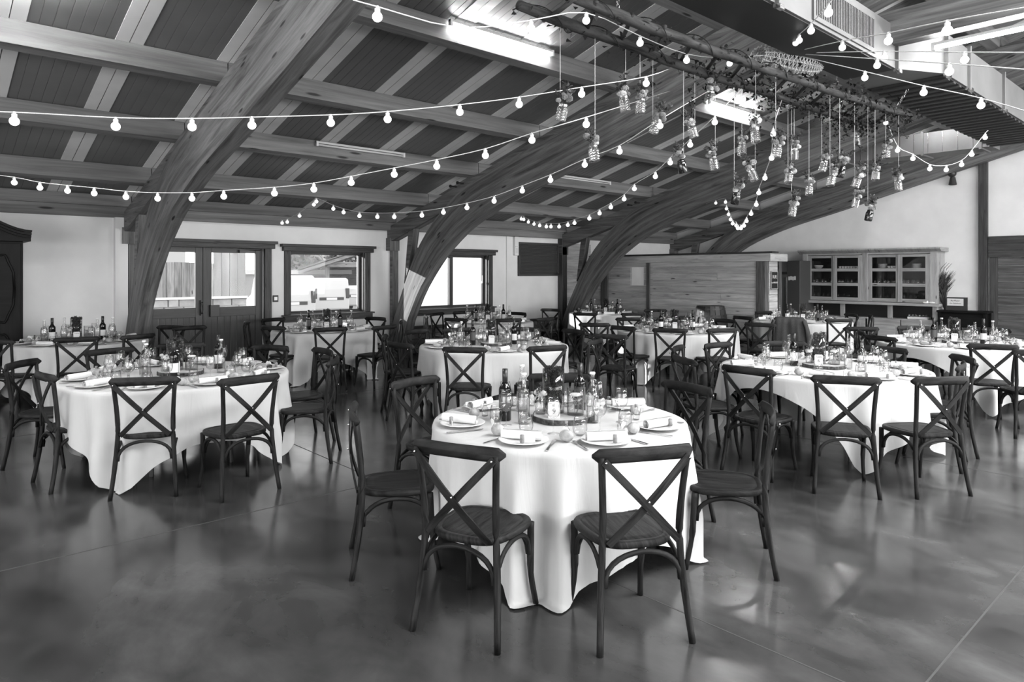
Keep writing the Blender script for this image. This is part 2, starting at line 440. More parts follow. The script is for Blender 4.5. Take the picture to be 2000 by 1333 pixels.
# ---- ceiling: insulated metal panels with joint strips, timber purlins
def slope_box(mb, x0, x1, y0, y1, dz0, dz1):
    """slab following the roof slope; dz0..dz1 below/above the ceiling plane"""
    P = []
    for x in (x0, x1):
        for y in (y0, y1):
            for dz in (dz0, dz1): P.append((x, y, ceil_z(y) + dz))
    fs = [(0, 1, 3, 2), (4, 6, 7, 5), (0, 4, 5, 1), (2, 3, 7, 6), (0, 2, 6, 4), (1, 5, 7, 3)]
    uvs = [[(P[i][1] + x0, P[i][0]) for i in f] for f in fs]
    mb.add(P, fs, uvs)
mb = MB(); slope_box(mb, X0, XG, 0.6, YW + 0.3, 0.03, 0.14)
slope_box(mb, X0, XG, Y0 - 0.3, 0.5999, 0.03, 0.14)
ceil = tag(obj('ceiling', mb, plain('roof_deck', 0.05, 0.8)), kind='structure')
def prof_panel(x0, x1, ya, yb):
    """one roof panel: sheet with shallow grooves running down the slope"""
    mb = MB(); n = 9; xs = []
    for i in range(n):
        a = x0 + (x1 - x0) * i / n; b = x0 + (x1 - x0) * (i + 1) / n
        xs += [(a, 0.0), (a + 0.004, 0.004), (a + 0.007, 0.0)] if i else [(a, 0.0)]
    xs.append((x1, 0.0))
    vs = []; 
    for (x, dz) in xs: vs += [(x, ya, ceil_z(ya) + dz), (x, yb, ceil_z(yb) + dz)]
    fs = []; uvs = []
    for i in range(len(xs) - 1):
        fs.append((2 * i, 2 * i + 1, 2 * i + 3, 2 * i + 2)); uvs.append([(0, 0)] * 4)
    # top sheet so the panel has thickness
    q = len(vs)
    vs += [(x0, ya, ceil_z(ya) + 0.028), (x0, yb, ceil_z(yb) + 0.028), (x1, ya, ceil_z(ya) + 0.028), (x1, yb, ceil_z(yb) + 0.028)]
    fs.append((q, q + 2, q + 3, q + 1)); uvs.append([(0, 0)] * 4)
    fs.append((0, 1, q + 1, q)); uvs.append([(0, 0)] * 4)
    fs.append((q - 2, q - 1, q + 3, q + 2)); uvs.append([(0, 0)] * 4)
    mb.add(vs, fs, uvs); return mb
PW = 0.96
xs = 3.62 - PW * 10
while xs < XG:
    a, b = max(xs, X0), min(xs + PW, XG)
    for (ya, yb) in ((0.6, YW), (Y0, 0.5999)):
        obj('ceiling_panel', prof_panel(a + 0.002, b - 0.002, ya, yb), M_PANEL, ceil)
        if xs > X0:
            mb = MB(); slope_box(mb, xs - 0.125, xs - 0.004, ya, yb, -0.008, 0.0); slope_box(mb, xs + 0.004, min(xs + 0.125, XG), ya, yb, -0.008, 0.0)
            obj('joint_strip', mb, M_STRIP, ceil)
    xs += PW
ARCH_X = [2.65, 7.35, 12.25, 16.95]
BAYS = [(X0, 2.645), (2.655, 7.345), (7.355, 12.245), (12.255, 16.945)]
PY = [10.55, 9.07, 7.58, 5.95, 4.35, 2.75, -1.5, -3.4, -5.3]
for y in PY:
    for (a, b) in BAYS:
        mb = MB(); mb.prism([(y - 0.06, ceil_z(y - 0.06) - 0.23), (y + 0.06, ceil_z(y + 0.06) - 0.23 + 0.0), (y + 0.06, ceil_z(y + 0.06) - 0.009), (y - 0.06, ceil_z(y - 0.06) - 0.009)], a, b, 'x')
        obj('purlin', mb, M_PURLIN, ceil)
for (a, b) in BAYS:     # wall plates
    mb = MB(); mb.box2((a, YW - 0.14, 2.5), (b, YW - 0.001, 2.79)); obj('wall_plate', mb, M_PURLIN, ceil)
    mb = MB(); mb.box2((a, YW - 0.2, 2.66), (b, YW - 0.141, 2.82)); obj('wall_plate', mb, M_PURLIN, ceil)
# ridge beam
for (a, b) in BAYS:
    mb = MB(); mb.box2((a, 0.5, 5.35), (b, 0.7, 5.8)); obj('ridge_beam', mb, M_PURLIN, ceil)
# dark skylight panels beside the ridge
mb = MB()
for x in (7.6, 9.0, 10.4, 13.0, 14.4, 15.6):
    slope_box(mb, x, x + 1.15, 0.9, 2.3, -0.03, -0.012); slope_box(mb, x, x + 1.15, -1.2, 0.3, -0.03, -0.012)
obj('skylight_pane', mb, plain('dark_skylight', 0.004, 0.15), ceil)

# ---- glulam arches
EXT = [(11.75, 0.0), (11.6, 0.58), (11.17, 1.39), (10.73, 2.07), (10.15, 2.62), (9.4, 3.08), (8.6, 3.34), (8.05, 3.49), (6.81, 3.78), (6.08, 3.98), (4.2, 4.49), (2.6, 4.93), (0.6, 5.45)]
INT = [(11.27, 0.0), (11.1, 0.64), (10.88, 1.01), (10.59, 1.40), (10.05, 1.92), (9.52, 2.28), (9.09, 2.50), (8.21, 2.82), (6.9, 3.17), (6.19, 3.37), (4.22, 3.92), (2.6, 4.36), (0.6, 4.9)]
def resample(P, n):
    """Catmull-Rom through the points, n samples evenly by length"""
    Q = []
    pts = [P[0]] + P + [P[-1]]
    for i in range(1, len(pts) - 2):
        p0, p1, p2, p3 = pts[i - 1], pts[i], pts[i + 1], pts[i + 2]
        for t in [k / 10 for k in range(10)]:
            Q.append(tuple(0.5 * (2 * p1[j] + (p2[j] - p0[j]) * t + (2 * p0[j] - 5 * p1[j] + 4 * p2[j] - p3[j]) * t * t + (3 * p1[j] - p0[j] - 3 * p2[j] + p3[j]) * t ** 3) for j in (0, 1)))
    Q.append(P[-1])
    L = [0]
    for i in range(1, len(Q)): L.append(L[-1] + math.hypot(Q[i][0] - Q[i - 1][0], Q[i][1] - Q[i - 1][1]))
    out = []; j = 0
    for k in range(n):
        t = L[-1] * k / (n - 1)
        while j < len(L) - 2 and L[j + 1] < t: j += 1
        u = (t - L[j]) / max(1e-9, L[j + 1] - L[j]); u = min(max(u, 0), 1)
        out.append((Q[j][0] + (Q[j + 1][0] - Q[j][0]) * u, Q[j][1] + (Q[j + 1][1] - Q[j][1]) * u))
    return out, L[-1]
def arch_mesh(x0, x1, mirror=False):
    n = 48; A, LA = resample(EXT[8:] if mirror else EXT, n); B, LB = resample(INT[8:] if mirror else INT, n)
    mb = MB(); my = (lambda y: 1.2 - y) if mirror else (lambda y: y)
    vs = []
    for i in range(n):
        (ya, za), (yb, zb) = A[i], B[i]
        vs += [(x0, my(ya), za), (x1, my(ya), za), (x1, my(yb), zb), (x0, my(yb), zb)]
    fs = []; uvs = []
    for i in range(n - 1):
        u0, u1 = LA * i / (n - 1), LA * (i + 1) / (n - 1)
        q = 4 * i
        for (a, b, v0, v1) in ((0, 1, 0, .2), (1, 2, .2, .75), (2, 3, .75, .95), (3, 0, 1.3, 1.85)):
            fs.append((q + a, q + b, q + 4 + b, q + 4 + a)); uvs.append([(u0, v0), (u0, v1), (u1, v1), (u1, v0)])
    fs.append((0, 3, 2, 1)); uvs.append([(0, 0)] * 4)
    fs.append((4 * n - 4, 4 * n - 3, 4 * n - 2, 4 * n - 1)); uvs.append([(0, 0)] * 4)
    mb.add(vs, fs, uvs); return mb
names = ['curved timber arch with bright side face at the left, nearest the wardrobe', 'curved timber arch standing between the two white windows',
         'curved timber arch rising in front of the plank partition', 'curved timber arch set against the far white gable wall']
for i, x in enumerate(ARCH_X):
    a = thing('timber_arch', names[i], 'arch', (x, 11.5, 0), 0, 'glulam arches')
    def P(name, mb, m=M_BEAM):
        o = obj(name, mb, m, a); o.location = (-x, -11.5, 0); return o
    P('arch_rib', arch_mesh(x - 0.1, x + 0.1)); 
    if i > 0: P('arch_rib', arch_mesh(x - 0.1, x + 0.1, True))
    # straight rafter above, lying under the purlins
    mb = MB(); t = lambda y: ceil_z(y) - 0.235
    mb.prism([(YW - 0.01, t(YW) - 0.3), (9.15, t(9.15) - 0.3), (6.0, t(6.0) - 0.22), (2.0, t(2.0) - 0.2), (2.0, t(2.0)), (YW - 0.01, t(YW))], x - 0.085, x + 0.085, 'x')
    P('rafter', mb)
    mb = MB(); mb.prism([(YW - 0.005, 2.1), (YW - 0.16, 2.1), (YW - 0.16, 2.35), (YW - 0.005, 2.35)], x - 0.11, x + 0.11, 'x'); P('corbel', mb)
    mb = MB(); mb.prism([(11.02, 2.7), (10.82, 2.75), (11.04, 1.75), (11.2, 1.45)], x - 0.07, x + 0.07, 'x'); P('strut', mb)
    mb = MB(); mb.prism([(YW - 0.004, 0), (YW - 0.1, 0), (YW - 0.1, 2.1), (YW - 0.004, 2.1)], x - 0.02, x + 0.12, 'x'); P('wall_post', mb)
    if i in (1, 2):
        mb = MB(); mb.box2((x - 0.08, -2.2, 3.92), (x + 0.08, 2.9, 4.24)); P('collar_tie', mb)
        for (yy, zz) in ((9.5, 3.16), (9.3, 3.2)):
            mb = MB(); mb.sweep([(x - 0.22, yy, zz), (x - 0.1, yy, zz)], 0.03, n=8); mb.sweep([(x - 0.24, yy, zz), (x - 0.22, yy, zz)], 0.06, n=6); P('bolt', mb, M_BLACK)
mb = MB()
# ---- window and door frames of the left wall
def board(mb, x0, x1, z0, z1, y0, y1): mb.box2((x0, y0, z0), (x1, y1, z1))
def window(name, W, kind):
    x0, x1, z0, z1 = W; o = bpy.data.objects.new(name, None); COL.objects.link(o); o.location = ((x0 + x1) / 2, YW, z0); tag(o, kind='structure')
    def P(n, mb, m=M_FRAME, bev=0.006, par=None):
        q = obj(n, mb, m, par or o, bevel=bev); 
        if par is None: q.location = (-(x0 + x1) / 2, -YW, -z0)
        return q
    y0 = YW - 0.03
    mb = MB(); board(mb, x0 - 0.16, x1 + 0.16, z1, z1 + 0.11, y0 - 0.06, YW + 0.02); board(mb, x0 - 0.2, x1 + 0.2, z1 + 0.075, z1 + 0.125, y0 - 0.09, YW); P('window_header', mb)
    mb = MB(); board(mb, x0 - 0.14, x1 + 0.14, z0 - 0.13, z0 - 0.02, y0 - 0.05, YW + 0.02); board(mb, x0 - 0.17, x1 + 0.17, z0 - 0.03, z0, y0 - 0.08, YW + 0.02); P('window_sill', mb)
    for (a, b) in ((x0 - 0.12, x0), (x1, x1 + 0.12)):
        mb = MB(); board(mb, a, b, z0, z1, y0, YW + 0.03); P('window_casing', mb)
    yf = YW + 0.13
    mb = MB(); t = 0.055
    board(mb, x0, x1, z1 - t, z1, yf, yf + 0.06); board(mb, x0, x1, z0, z0 + t, yf, yf + 0.06); board(mb, x0, x0 + t, z0 + t, z1 - t, yf, yf + 0.06); board(mb, x1 - t, x1, z0 + t, z1 - t, yf, yf + 0.06)
    P('window_frame', mb)
    # reveal lining
    mb = MB(); board(mb, x0, x0 + 0.012, z0, z1, YW + 0.03, yf); board(mb, x1 - 0.012, x1, z0, z1, YW + 0.03, yf); board(mb, x0 + 0.012, x1 - 0.012, z1 - 0.012, z1, YW + 0.03, yf); board(mb, x0 + 0.012, x1 - 0.012, z0, z0 + 0.012, YW + 0.03, yf)
    P('reveal', mb, bev=0)
    cuts = [x0 + t, x1 - t] if kind == 'fixed' else [x0 + t, (x0 + x1) / 2 - 0.02, x1 - t]
    if kind != 'fixed':
        xm = (x0 + x1) / 2 - 0.02
        mb = MB(); board(mb, xm - 0.045, xm + 0.045, z0 + t, z1 - t, yf - 0.03, yf + 0.05); P('mullion', mb)
        mb = MB(); mb.sweep([(x1 - 0.1, yf - 0.05, z0 + 0.55), (x1 - 0.1, yf - 0.05, z0 + 0.7)], 0.02); mb.box2((x1 - 0.11, yf - 0.05, z0 + 0.52), (x1 - 0.08, yf, z0 + 0.56)); P('window_handle', mb, M_CHINA, 0)
        cuts = [x0 + t, xm, x1 - t]
    for a, b in zip(cuts, cuts[1:]):
        mb = MB(); board(mb, a, b, z0 + t, z1 - t, yf + 0.025, yf + 0.031); P('pane', mb, M_PANE, 0)
    return o
window('window_1', WIN1, 'fixed')
window('window_2', WIN2, 'slide')

# double door
x0, x1, _, z1 = DOOR
dr = bpy.data.objects.new('door_1', None); COL.objects.link(dr); dr.location = ((x0 + x1) / 2, YW, 0); tag(dr, kind='structure')
def DP(n, mb, m=M_DOOR, par=None, bev=0.004):
    q = obj(n, mb, m, par or dr, bevel=bev)
    if par is None: q.location = (-(x0 + x1) / 2, -YW, 0)
    return q
mb = MB(); board(mb, x0 - 0.1, x1 + 0.16, z1, z1 + 0.12, YW - 0.1, YW + 0.02); board(mb, x0 - 0.14, x1 + 0.2, z1 + 0.08, z1 + 0.13, YW - 0.13, YW); DP('door_header', mb, M_FRAME)
for (a, b) in ((x0 - 0.1, x0), (x1, x1 + 0.12)):
    mb = MB(); board(mb, a, b, 0, z1, YW - 0.04, YW + 0.03); DP('door_casing', mb, M_FRAME)
xm = 3.79; yf = YW + 0.08
for li, (a, b) in enumerate(((x0, xm - 0.008), (xm + 0.008, x1))):
    st = 0.12
    mb = MB(); board(mb, a, a + st, 0, z1, yf, yf + 0.06); board(mb, b - st, b, 0, z1, yf, yf + 0.06)
    board(mb, a + st, b - st, 2.0, z1, yf, yf + 0.06); board(mb, a + st, b - st, 0.92, 1.08, yf, yf + 0.06); board(mb, a + st, b - st, 0, 0.14, yf, yf + 0.06)
    leaf = DP('door_leaf', mb)
    mb = MB(); board(mb, a + st, b - st, 1.08, 2.0, yf + 0.03, yf + 0.036); DP('pane', mb, M_PANE, leaf, 0)
    n = 7; ww = (b - a - 2 * st) / n
    for i in range(n):
        mb = MB(); board(mb, a + st + i * ww + 0.003, a + st + (i + 1) * ww - 0.003, 0.14, 0.92, yf + 0.02, yf + 0.045); DP('board', mb, M_DOOR, leaf, 0.003)
mb = MB(); board(mb, xm - 0.012, xm + 0.012, 0.0, z1, yf - 0.02, yf); DP('astragal', mb, M_BLACK, bev=0)
mb = MB(); board(mb, xm + 0.09, xm + 0.24, 0.92, 1.12, yf - 0.06, yf); DP('lock_box', mb, M_BLACK); 
mb = MB(); board(mb, xm - 0.06, xm - 0.03, 0.95, 1.2, yf - 0.05, yf); mb.sweep([(xm - .045, yf - .05, .98), (xm - .045, yf - .09, 1.0), (xm - .045, yf - .09, 1.15), (xm - .045, yf - .05, 1.17)], .02); DP('door_handle', mb, M_BLACK, bev=0)
mb = MB(); board(mb, x1 - 0.42, x1 - 0.18, z1 - 0.08, z1 - 0.03, yf - 0.07, yf); mb.sweep([(x1 - .3, yf - .05, z1 - .03), (x1 - .08, yf - .12, z1 - .03), (x1 - .02, yf, z1 - .02)], .015); DP('door_closer', mb, M_BLACK, bev=0)
# switch
t = thing('light_switch', 'small dark wall switch right of the double door', 'switch', (4.98, YW, 1.2))
mb = MB(); mb.box2((-0.05, -0.018, -0.06), (0.05, 0, 0.06)); obj('switch_plate', mb, M_LABEL, t, bevel=0.004)
mb = MB(); mb.box2((-0.028, -0.024, -0.03), (0.028, -0.018, 0.03)); obj('rocker', mb, M_CHINA, t)
# vertical pipe casing and white boxes, louvre
mb = MB(); mb.box2((10.44, YW - 0.03, 0), (10.48, YW, 2.5)); tag(obj('trim_2', mb, M_WALL), kind='structure')
t = thing('junction_box', 'white narrow electrical box high on wall beside louvre', 'electrical box', (10.72, YW, 2.28))
mb = MB(); mb.box2((-0.06, -0.07, -0.22), (0.06, 0, 0.22)); obj('box_body', mb, M_WALL, t, bevel=0.01)
mb = MB(); mb.box2((-0.05, -0.085, -0.02), (0.05, -0.07, 0.0)); mb.box2((-0.03, -0.085, -0.17), (0.03, -0.07, -0.05)); obj('cover', mb, M_CHINA, t, bevel=0.004)
lv = thing('louvre_grille', 'wood-framed dark slatted ventilation louvre high on white wall', 'vent', (11.48, YW, 1.98))
mb = MB(); 
for (a, b, c_, d) in ((-.68, .68, .34, .4), (-.68, .68, -.4, -.34), (-.68, -.62, -.34, .34), (.62, .68, -.34, .34)): mb.box2((a, -0.05, c_), (b, 0, d))
obj('grille_frame', mb, M_FRAME, lv, bevel=0.006)
mb = MB(); mb.box2((-.62, -.012, -.34), (.62, -.002, .34)); obj('backing', mb, M_BLACK, lv)
smb = MB(); smb.box((0, 0, 0), (1.24, 0.03, 0.005), Matrix.Rotation(math.radians(35), 3, 'X')); sme = mesh('slat', smb, M_ZINC)
for i in range(24): put('slat', sme, lv, (0, -0.028, -0.325 + i * 0.0283))
# wainscot boards below the sliding window wall
mb = MB(); mb.box2((7.5, YW - 0.1, 0.50), (12.16, YW, 0.56)); wn = tag(obj('trim_3', mb, M_FRAME, bevel=0.01), kind='structure')
M_STONE = plain('wall_stone', 0.16, 0.9, 0.2, 0.4, 6, 0.3)
rs = random.Random(5)
for row in range(5):
    x = 7.5
    while x < 12.1:
        ww = rs.uniform(0.22, 0.5); x2 = min(x + ww, 12.15)
        mb = MB(); mb.box2((x + 0.006, YW - 0.07 - rs.uniform(0, .015), row * 0.1 + 0.004), (x2 - 0.006, YW - 0.001, row * 0.1 + 0.096)); obj('stone', mb, M_STONE, wn, bevel=0.008)
        x = x2

# ---- partition of horizontal larch planks in front of the gable
PX = 13.4
pt = thing('plank_partition', 'horizontal larch plank partition with small opening left of the street sign', 'partition', (PX, 9.3, 0))
def PP(n, mb, m=M_PLANK, bev=0.003):
    q = obj(n, mb, m, pt, bevel=bev); q.location = (-PX, -9.3, 0); return q
rp = random.Random(3)
for row in range(13):
    z0_, z1_ = 0.02 + row * 0.148, 0.02 + (row + 1) * 0.148 - 0.004
    for (ya, yb) in ((7.2, 9.93), (10.02, 11.22)):
        segs = [(ya, yb)]
        if ya < 8 and row % 3 == 1: c_ = rp.uniform(8, 9.4); segs = [(ya, c_ - .002), (c_ + .002, yb)]
        if ya > 10 and 9 <= row <= 11: segs = [(ya, 10.12), (10.52, yb)]
        for (p, q) in segs:
            mb = MB(); mb.box2((PX - rp.uniform(0, .006), p, z0_), (PX + 0.05, q, z1_)); PP('plank', mb)
    mb = MB(); mb.box2((PX + 0.0 - rp.uniform(0, .006), 11.45, z0_), (PX + 0.05, YW - 0.005, z1_)); PP('plank', mb)
for (a, b) in ((7.0, 7.2), (9.93, 10.02), (11.22, 11.33), (11.34, 11.45)):
    mb = MB(); mb.box2((PX - 0.04, a, 0), (PX + 0.1, b, 1.96)); PP('post', mb, M_DARKPLANK, 0.006)
mb = MB(); mb.box2((PX - 0.08, 6.86, 1.9), (PX + 0.1, YW, 2.06)); PP('head_beam', mb, M_PLANK, 0.006)
mb = MB(); mb.box2((PX - 0.12, 6.8, 2.06), (PX + 0.15, YW, 2.10)); PP('top_rail', mb, M_FRAME, 0.004)
# side return with its own planks
for row in range(13):
    mb = MB(); mb.box2((PX + 0.14, 7.0, 0.02 + row * .148), (PX + 0.5, 7.04, 0.02 + (row + 1) * .148 - .004)); PP('plank', mb)
mb = MB(); mb.box2((PX + 0.5, 6.96, 0), (PX + 0.62, 7.08, 1.96)); PP('post', mb, M_DARKPLANK, 0.006)
mb = MB(); mb.box2((PX + 0.1, 6.9, 1.9), (PX + 0.75, 7.06, 2.06)); PP('head_beam', mb, M_PLANK, 0.006)
mb = MB(); mb.box2((PX + 2.0, 10.0, 1.2), (PX + 2.03, 10.7, 2.0)); PP('inner_panel', mb, M_WALL)
sg = thing('street_sign', 'small dark street sign reading RUE des BERGERS on the plank return', 'sign', (PX + 0.33, 6.995, 1.5))
mb = MB(); mb.box2((-0.15, -0.015, -0.19), (0.15, 0, 0.19)); obj('sign_plate', mb, plain('sign_dark', 0.012, 0.4), sg, bevel=0.006)
mb = MB()
for (a, b, c_, d) in ((-.14, .14, .175, .182), (-.14, .14, -.182, -.175), (-.14, -.133, -.18, .18), (.133, .14, -.18, .18)): mb.box2((a, -.017, c_), (b, -.015, d))
obj('sign_border', mb, M_CARD, sg)
put('lettering', text_mesh('RUE', 0.1, M_CHINA), sg, (0, -0.017, 0.07), (PI / 2, 0, 0))
put('lettering', text_mesh('des BERGERS', 0.048, M_CHINA), sg, (0, -0.017, -0.05), (PI / 2, 0, 0))
# planks on the long wall between the louvre and the partition
for row in range(16):
    mb = MB(); mb.box2((12.33, YW - 0.03 - rp.uniform(0, .005), 0.02 + row * .148), (PX - 0.05, YW - 0.001, 0.02 + (row + 1) * .148 - .004)); obj('plank', mb, M_PLANK, wl, bevel=0.003)
mb = MB(); mb.box2((12.15, YW - 0.16, 0), (12.32, YW, 2.5)); tag(obj('trim_4', mb, M_FRAME, bevel=0.006), kind='structure')

# ---- fridge
fr = thing('steel_fridge', 'tall steel refrigerator with grey door left of the glazed dresser', 'refrigerator', (16.4, 7.95, 0))
mb = MB(); mb.box2((-0.3, -0.1, 0.05), (0.4, 0.35, 1.95)); obj('fridge_body', mb, plain('brushed_steel', 0.5, 0.3, 0.5, metal=0.9), fr, bevel=0.01)
mb = MB(); mb.box2((-0.34, -0.42, 0.05), (0.4, -0.1, 1.95)); obj('fridge_door', mb, plain('grey_door', 0.05, 0.5), fr, bevel=0.01)
mb = MB(); mb.box2((-0.35, -0.1, 1.62), (-0.3, 0.35, 1.68)); obj('control_strip', mb, M_BLACK, fr)
mb = MB(); mb.box2((-0.35, -0.07, 0.3), (-0.31, -0.04, 1.55)); obj('handle', mb, M_METAL, fr)
smb = MB(); smb.box2((-0.004, -0.02, -0.045), (0, 0.02, 0.045)); sme = mesh('sticker', smb, M_CARD)
for i in range(4): put('sticker', sme, fr, (-0.341, -0.3 + i * 0.048, 1.53 - .008 * (i % 2)))

# ---- dresser
DX = 16.62; DY0, DY1 = 4.78, 7.72
ds = thing('glazed_dresser', 'long pine dresser with four glazed sliding doors against the far wall', 'dresser', (DX, 6.25, 0))
def D(n, mb, m=M_PINE, bev=0.004, par=None):
    q = obj(n, mb, m, par or ds, bevel=bev)
    if par is None: q.location = (-DX, -6.25, 0)
    return q
DB = XG - 0.01
mb = MB(); mb.box2((DX, DY0, 0.99), (DB, DY0 + .03, 2.12)); mb.box2((DX, DY1 - .03, 0.99), (DB, DY1, 2.12)); mb.box2((DB - .02, DY0, 0.99), (DB, DY1, 2.12)); mb.box2((DX, DY0, 2.08), (DB, DY1, 2.12))
D('upper_carcass', mb)
mb = MB(); mb.prism([(DX - 0.02, 2.12), (DX - 0.12, 2.18), (DX - 0.12, 2.21), (DB, 2.21), (DB, 2.12)], DY0 - 0.08, DY1 + 0.08, 'y'); D('cornice', mb)
mb = MB(); mb.box2((DX - 0.1, DY0 - 0.06, 0.93), (DB, DY1 + 0.06, 0.99)); D('counter', mb)
mb = MB(); mb.box2((DX + .03, DY0, 0.06), (DB, DY0 + .03, 0.93)); mb.box2((DX + .03, DY1 - .03, .06), (DB, DY1, .93)); mb.box2((DB - .02, DY0, .06), (DB, DY1, .93)); mb.box2((DX + .03, DY0, .06), (DB, DY1, .1)); mb.box2((DX + .03, DY0, .60), (DB, DY1, .63))
D('lower_carcass', mb)
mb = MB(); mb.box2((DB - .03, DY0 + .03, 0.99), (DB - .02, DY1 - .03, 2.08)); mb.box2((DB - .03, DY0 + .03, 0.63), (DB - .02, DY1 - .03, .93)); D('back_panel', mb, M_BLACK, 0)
for z in (1.37, 1.73):
    mb = MB(); mb.box2((DX + .05, DY0 + .03, z - .012), (DB - .02, DY1 - .03, z + .012)); D('shelf', mb)
for (a, b) in ((DY0, DY0 + .14), (DY1 - .12, DY1), (6.2, 6.32)):
    mb = MB(); mb.box2((DX - .02, a, 0.99), (DX + .02, b, 2.12)); D('stile', mb)
for (a, b) in ((DY0, DY0 + .1), (5.68, 5.78), (6.72, 6.82), (DY1 - .1, DY1)):
    mb = MB(); mb.box2((DX, a, .63), (DX + .04, b, .93)); D('stile', mb)
dw = []
for (a, b) in ((DY0 + .14, 5.56), (5.52, 6.2), (6.32, 6.98), (6.94, DY1 - .12)):
    off = 0.012 if len(dw) % 2 else -0.012
    mb = MB(); xa, xb = DX - .012 + off, DX + .012 + off
    mb.box2((xa, a, 1.0), (xb, a + .09, 2.07)); mb.box2((xa, b - .09, 1.0), (xb, b, 2.07))
    for (p, q) in ((1.0, 1.08), (1.35, 1.42), (1.69, 1.76), (2.01, 2.07)): mb.box2((xa, a + .09, p), (xb, b - .09, q))
    d_ = D('glazed_door', mb); dw.append(d_)
    mb = MB()
    for (p, q) in ((1.08, 1.35), (1.42, 1.69), (1.76, 2.01)): mb.box2((DX + off - .002, a + .09, p), (DX + off + .002, b - .09, q))
    D('pane', mb, M_CABGLASS, 0, d_)
for k, (a, b) in enumerate(((DY0 + .06, 5.5), (5.52, 6.22), (6.26, 6.96), (6.98, DY1 - .06))):
    mb = MB(); mb.box2((DX + .0, a, .1), (DX + .03, b, .6)); d_ = D('cupboard_door', mb)
    mb = MB(); mb.box2((DX - .008, a + .1, .18), (DX, b - .1, .52)); D('raised_panel', mb, M_PINE, .006, d_)
    mb = MB(); mb.ball((DX - .018, (a + .04) if k % 2 else (b - .04), .38), .014); D('knob', mb, M_BLACK, 0, d_)

# ---- door and timber post on the right of the gable wall
mb = MB(); mb.box2((XG - 0.1, 3.97, 0), (XG, 4.13, 4.95)); tag(obj('trim_5', mb, M_FRAME, bevel=0.008), kind='structure')
for i, (a, b) in enumerate(((2.27, 2.42), (2.13, 2.265), (1.98, 2.125))):
    mb = MB(); mb.box2((XG - 0.08 - .015 * (i % 2), 1.2, a), (XG, 3.96, b)); tag(obj('trim_%d' % (6 + i), mb, M_FRAME, bevel=0.006), kind='structure')
d2 = bpy.data.objects.new('door_2', None); COL.objects.link(d2); tag(d2, kind='structure'); d2.location = (XG, 2.9, 0)
mb = MB(); mb.box2((-0.06, 0.9, 0), (0, 1.04, 1.98)); obj('door_casing', mb, M_FRAME, d2, bevel=.006)
for row in range(12):
    mb = MB(); mb.box2((-0.03 - rp.uniform(0, .008), -1.6, row * .165), (0, 0.9, (row + 1) * .165 - .005)); obj('plank', mb, M_DARKPLANK, d2, bevel=.004)
sp = thing('wall_spotlight', 'small dark round spotlight fixed high on the far white wall', 'spotlight', (XG, 4.6, 3.78))
mb = MB(); mb.ball((-0.14, 0, 0.03), 0.085, 12, 8); obj('lamp_head', mb, M_BLACK, sp, smooth=True)
mb = MB(); mb.lathe([(0.05, 0), (0.08, -0.16), (0.06, -0.17)], 12, (-0.1, 0, -0.05)); mb.box2((-.1, -.02, -.02), (0, .02, .02)); obj('bracket', mb, M_BLACK, sp)

# console with framed menu sign, dry bouquet
cs = thing('dark_console', 'narrow dark wooden console table right of the dresser', 'console', (16.75, 4.35, 0))
mb = MB(); mb.box2((-.25, -.5, .82), (.2, .42, .86)); obj('console_top', mb, M_ARM, cs, bevel=.005)
for (a, b) in ((-.2, -.45), (-.2, .36), (.15, -.45), (.15, .36)):
    mb = MB(); mb.box2((a - .025, b - .025, 0), (a + .025, b + .025, .82)); obj('leg', mb, M_ARM, cs)
mb = MB(); mb.box2((-.18, -.43, .45), (.16, .34, .82)); obj('console_body', mb, M_ARM, cs)
fs_ = thing('framed_sign', 'black framed white handwritten sign standing on the dark console', 'sign', (16.66, 4.44, .86))
mb = MB(); mb.box2((-.0, -.2, 0), (.03, .2, .28)); obj('frame', mb, M_BLACK, fs_, bevel=.004)
mb = MB(); mb.box2((-.004, -.13, .1), (0, .17, .25)); obj('card', mb, M_CARD, fs_)
put('lettering', text_mesh('Au Plaisir', .045, M_INK), fs_, (-.006, .02, .205), (PI / 2, 0, -PI / 2))
put('lettering', text_mesh('des Babillons', .04, M_INK), fs_, (-.006, .02, .15), (PI / 2, 0, -PI / 2))
bq = thing('dry_branches', 'tall bundle of dark dry branches standing beside the dresser', 'dried plant', (16.8, 4.68, .86))
mb = MB(); rb = random.Random(4)
for i in range(260):
    a = rb.uniform(0, 2 * PI); r = rb.random() ** .5
    h = rb.uniform(.5, .85); bend = .12 + .06 * math.sin(a)
    pts = [Vector((.02 * r * math.cos(a), .02 * r * math.sin(a), 0)), Vector((.05 * r * math.cos(a), .05 * r * math.sin(a) + .05, h * .4)), Vector((.13 * r * math.cos(a), .17 * r * math.sin(a) + .13, h * .7)), Vector((.14 * r * math.cos(a), .22 * r * math.sin(a) + .1 + rb.uniform(-.12, .02), h))]
    mb.sweep(pts, [.012, .014, .012, .003], n=3, cap=False)
o_ = obj('twigs', mb, plain('dry_twig', 0.035, 0.8), bq); o_['kind'] = 'stuff'
hmb = MB(); hmb.sweep([(0, 0, .5), (0, .06, .75), (0, .02, .9), (0, -.08, 1.02)], [.014, .014, .012, .006], n=6); hme = mesh('thick_stem', hmb, plain('thick_dry_stem', .025, .5))
for i in range(3): put('thick_stem', hme, bq, (0, .06 - i * .05, i * -.01))

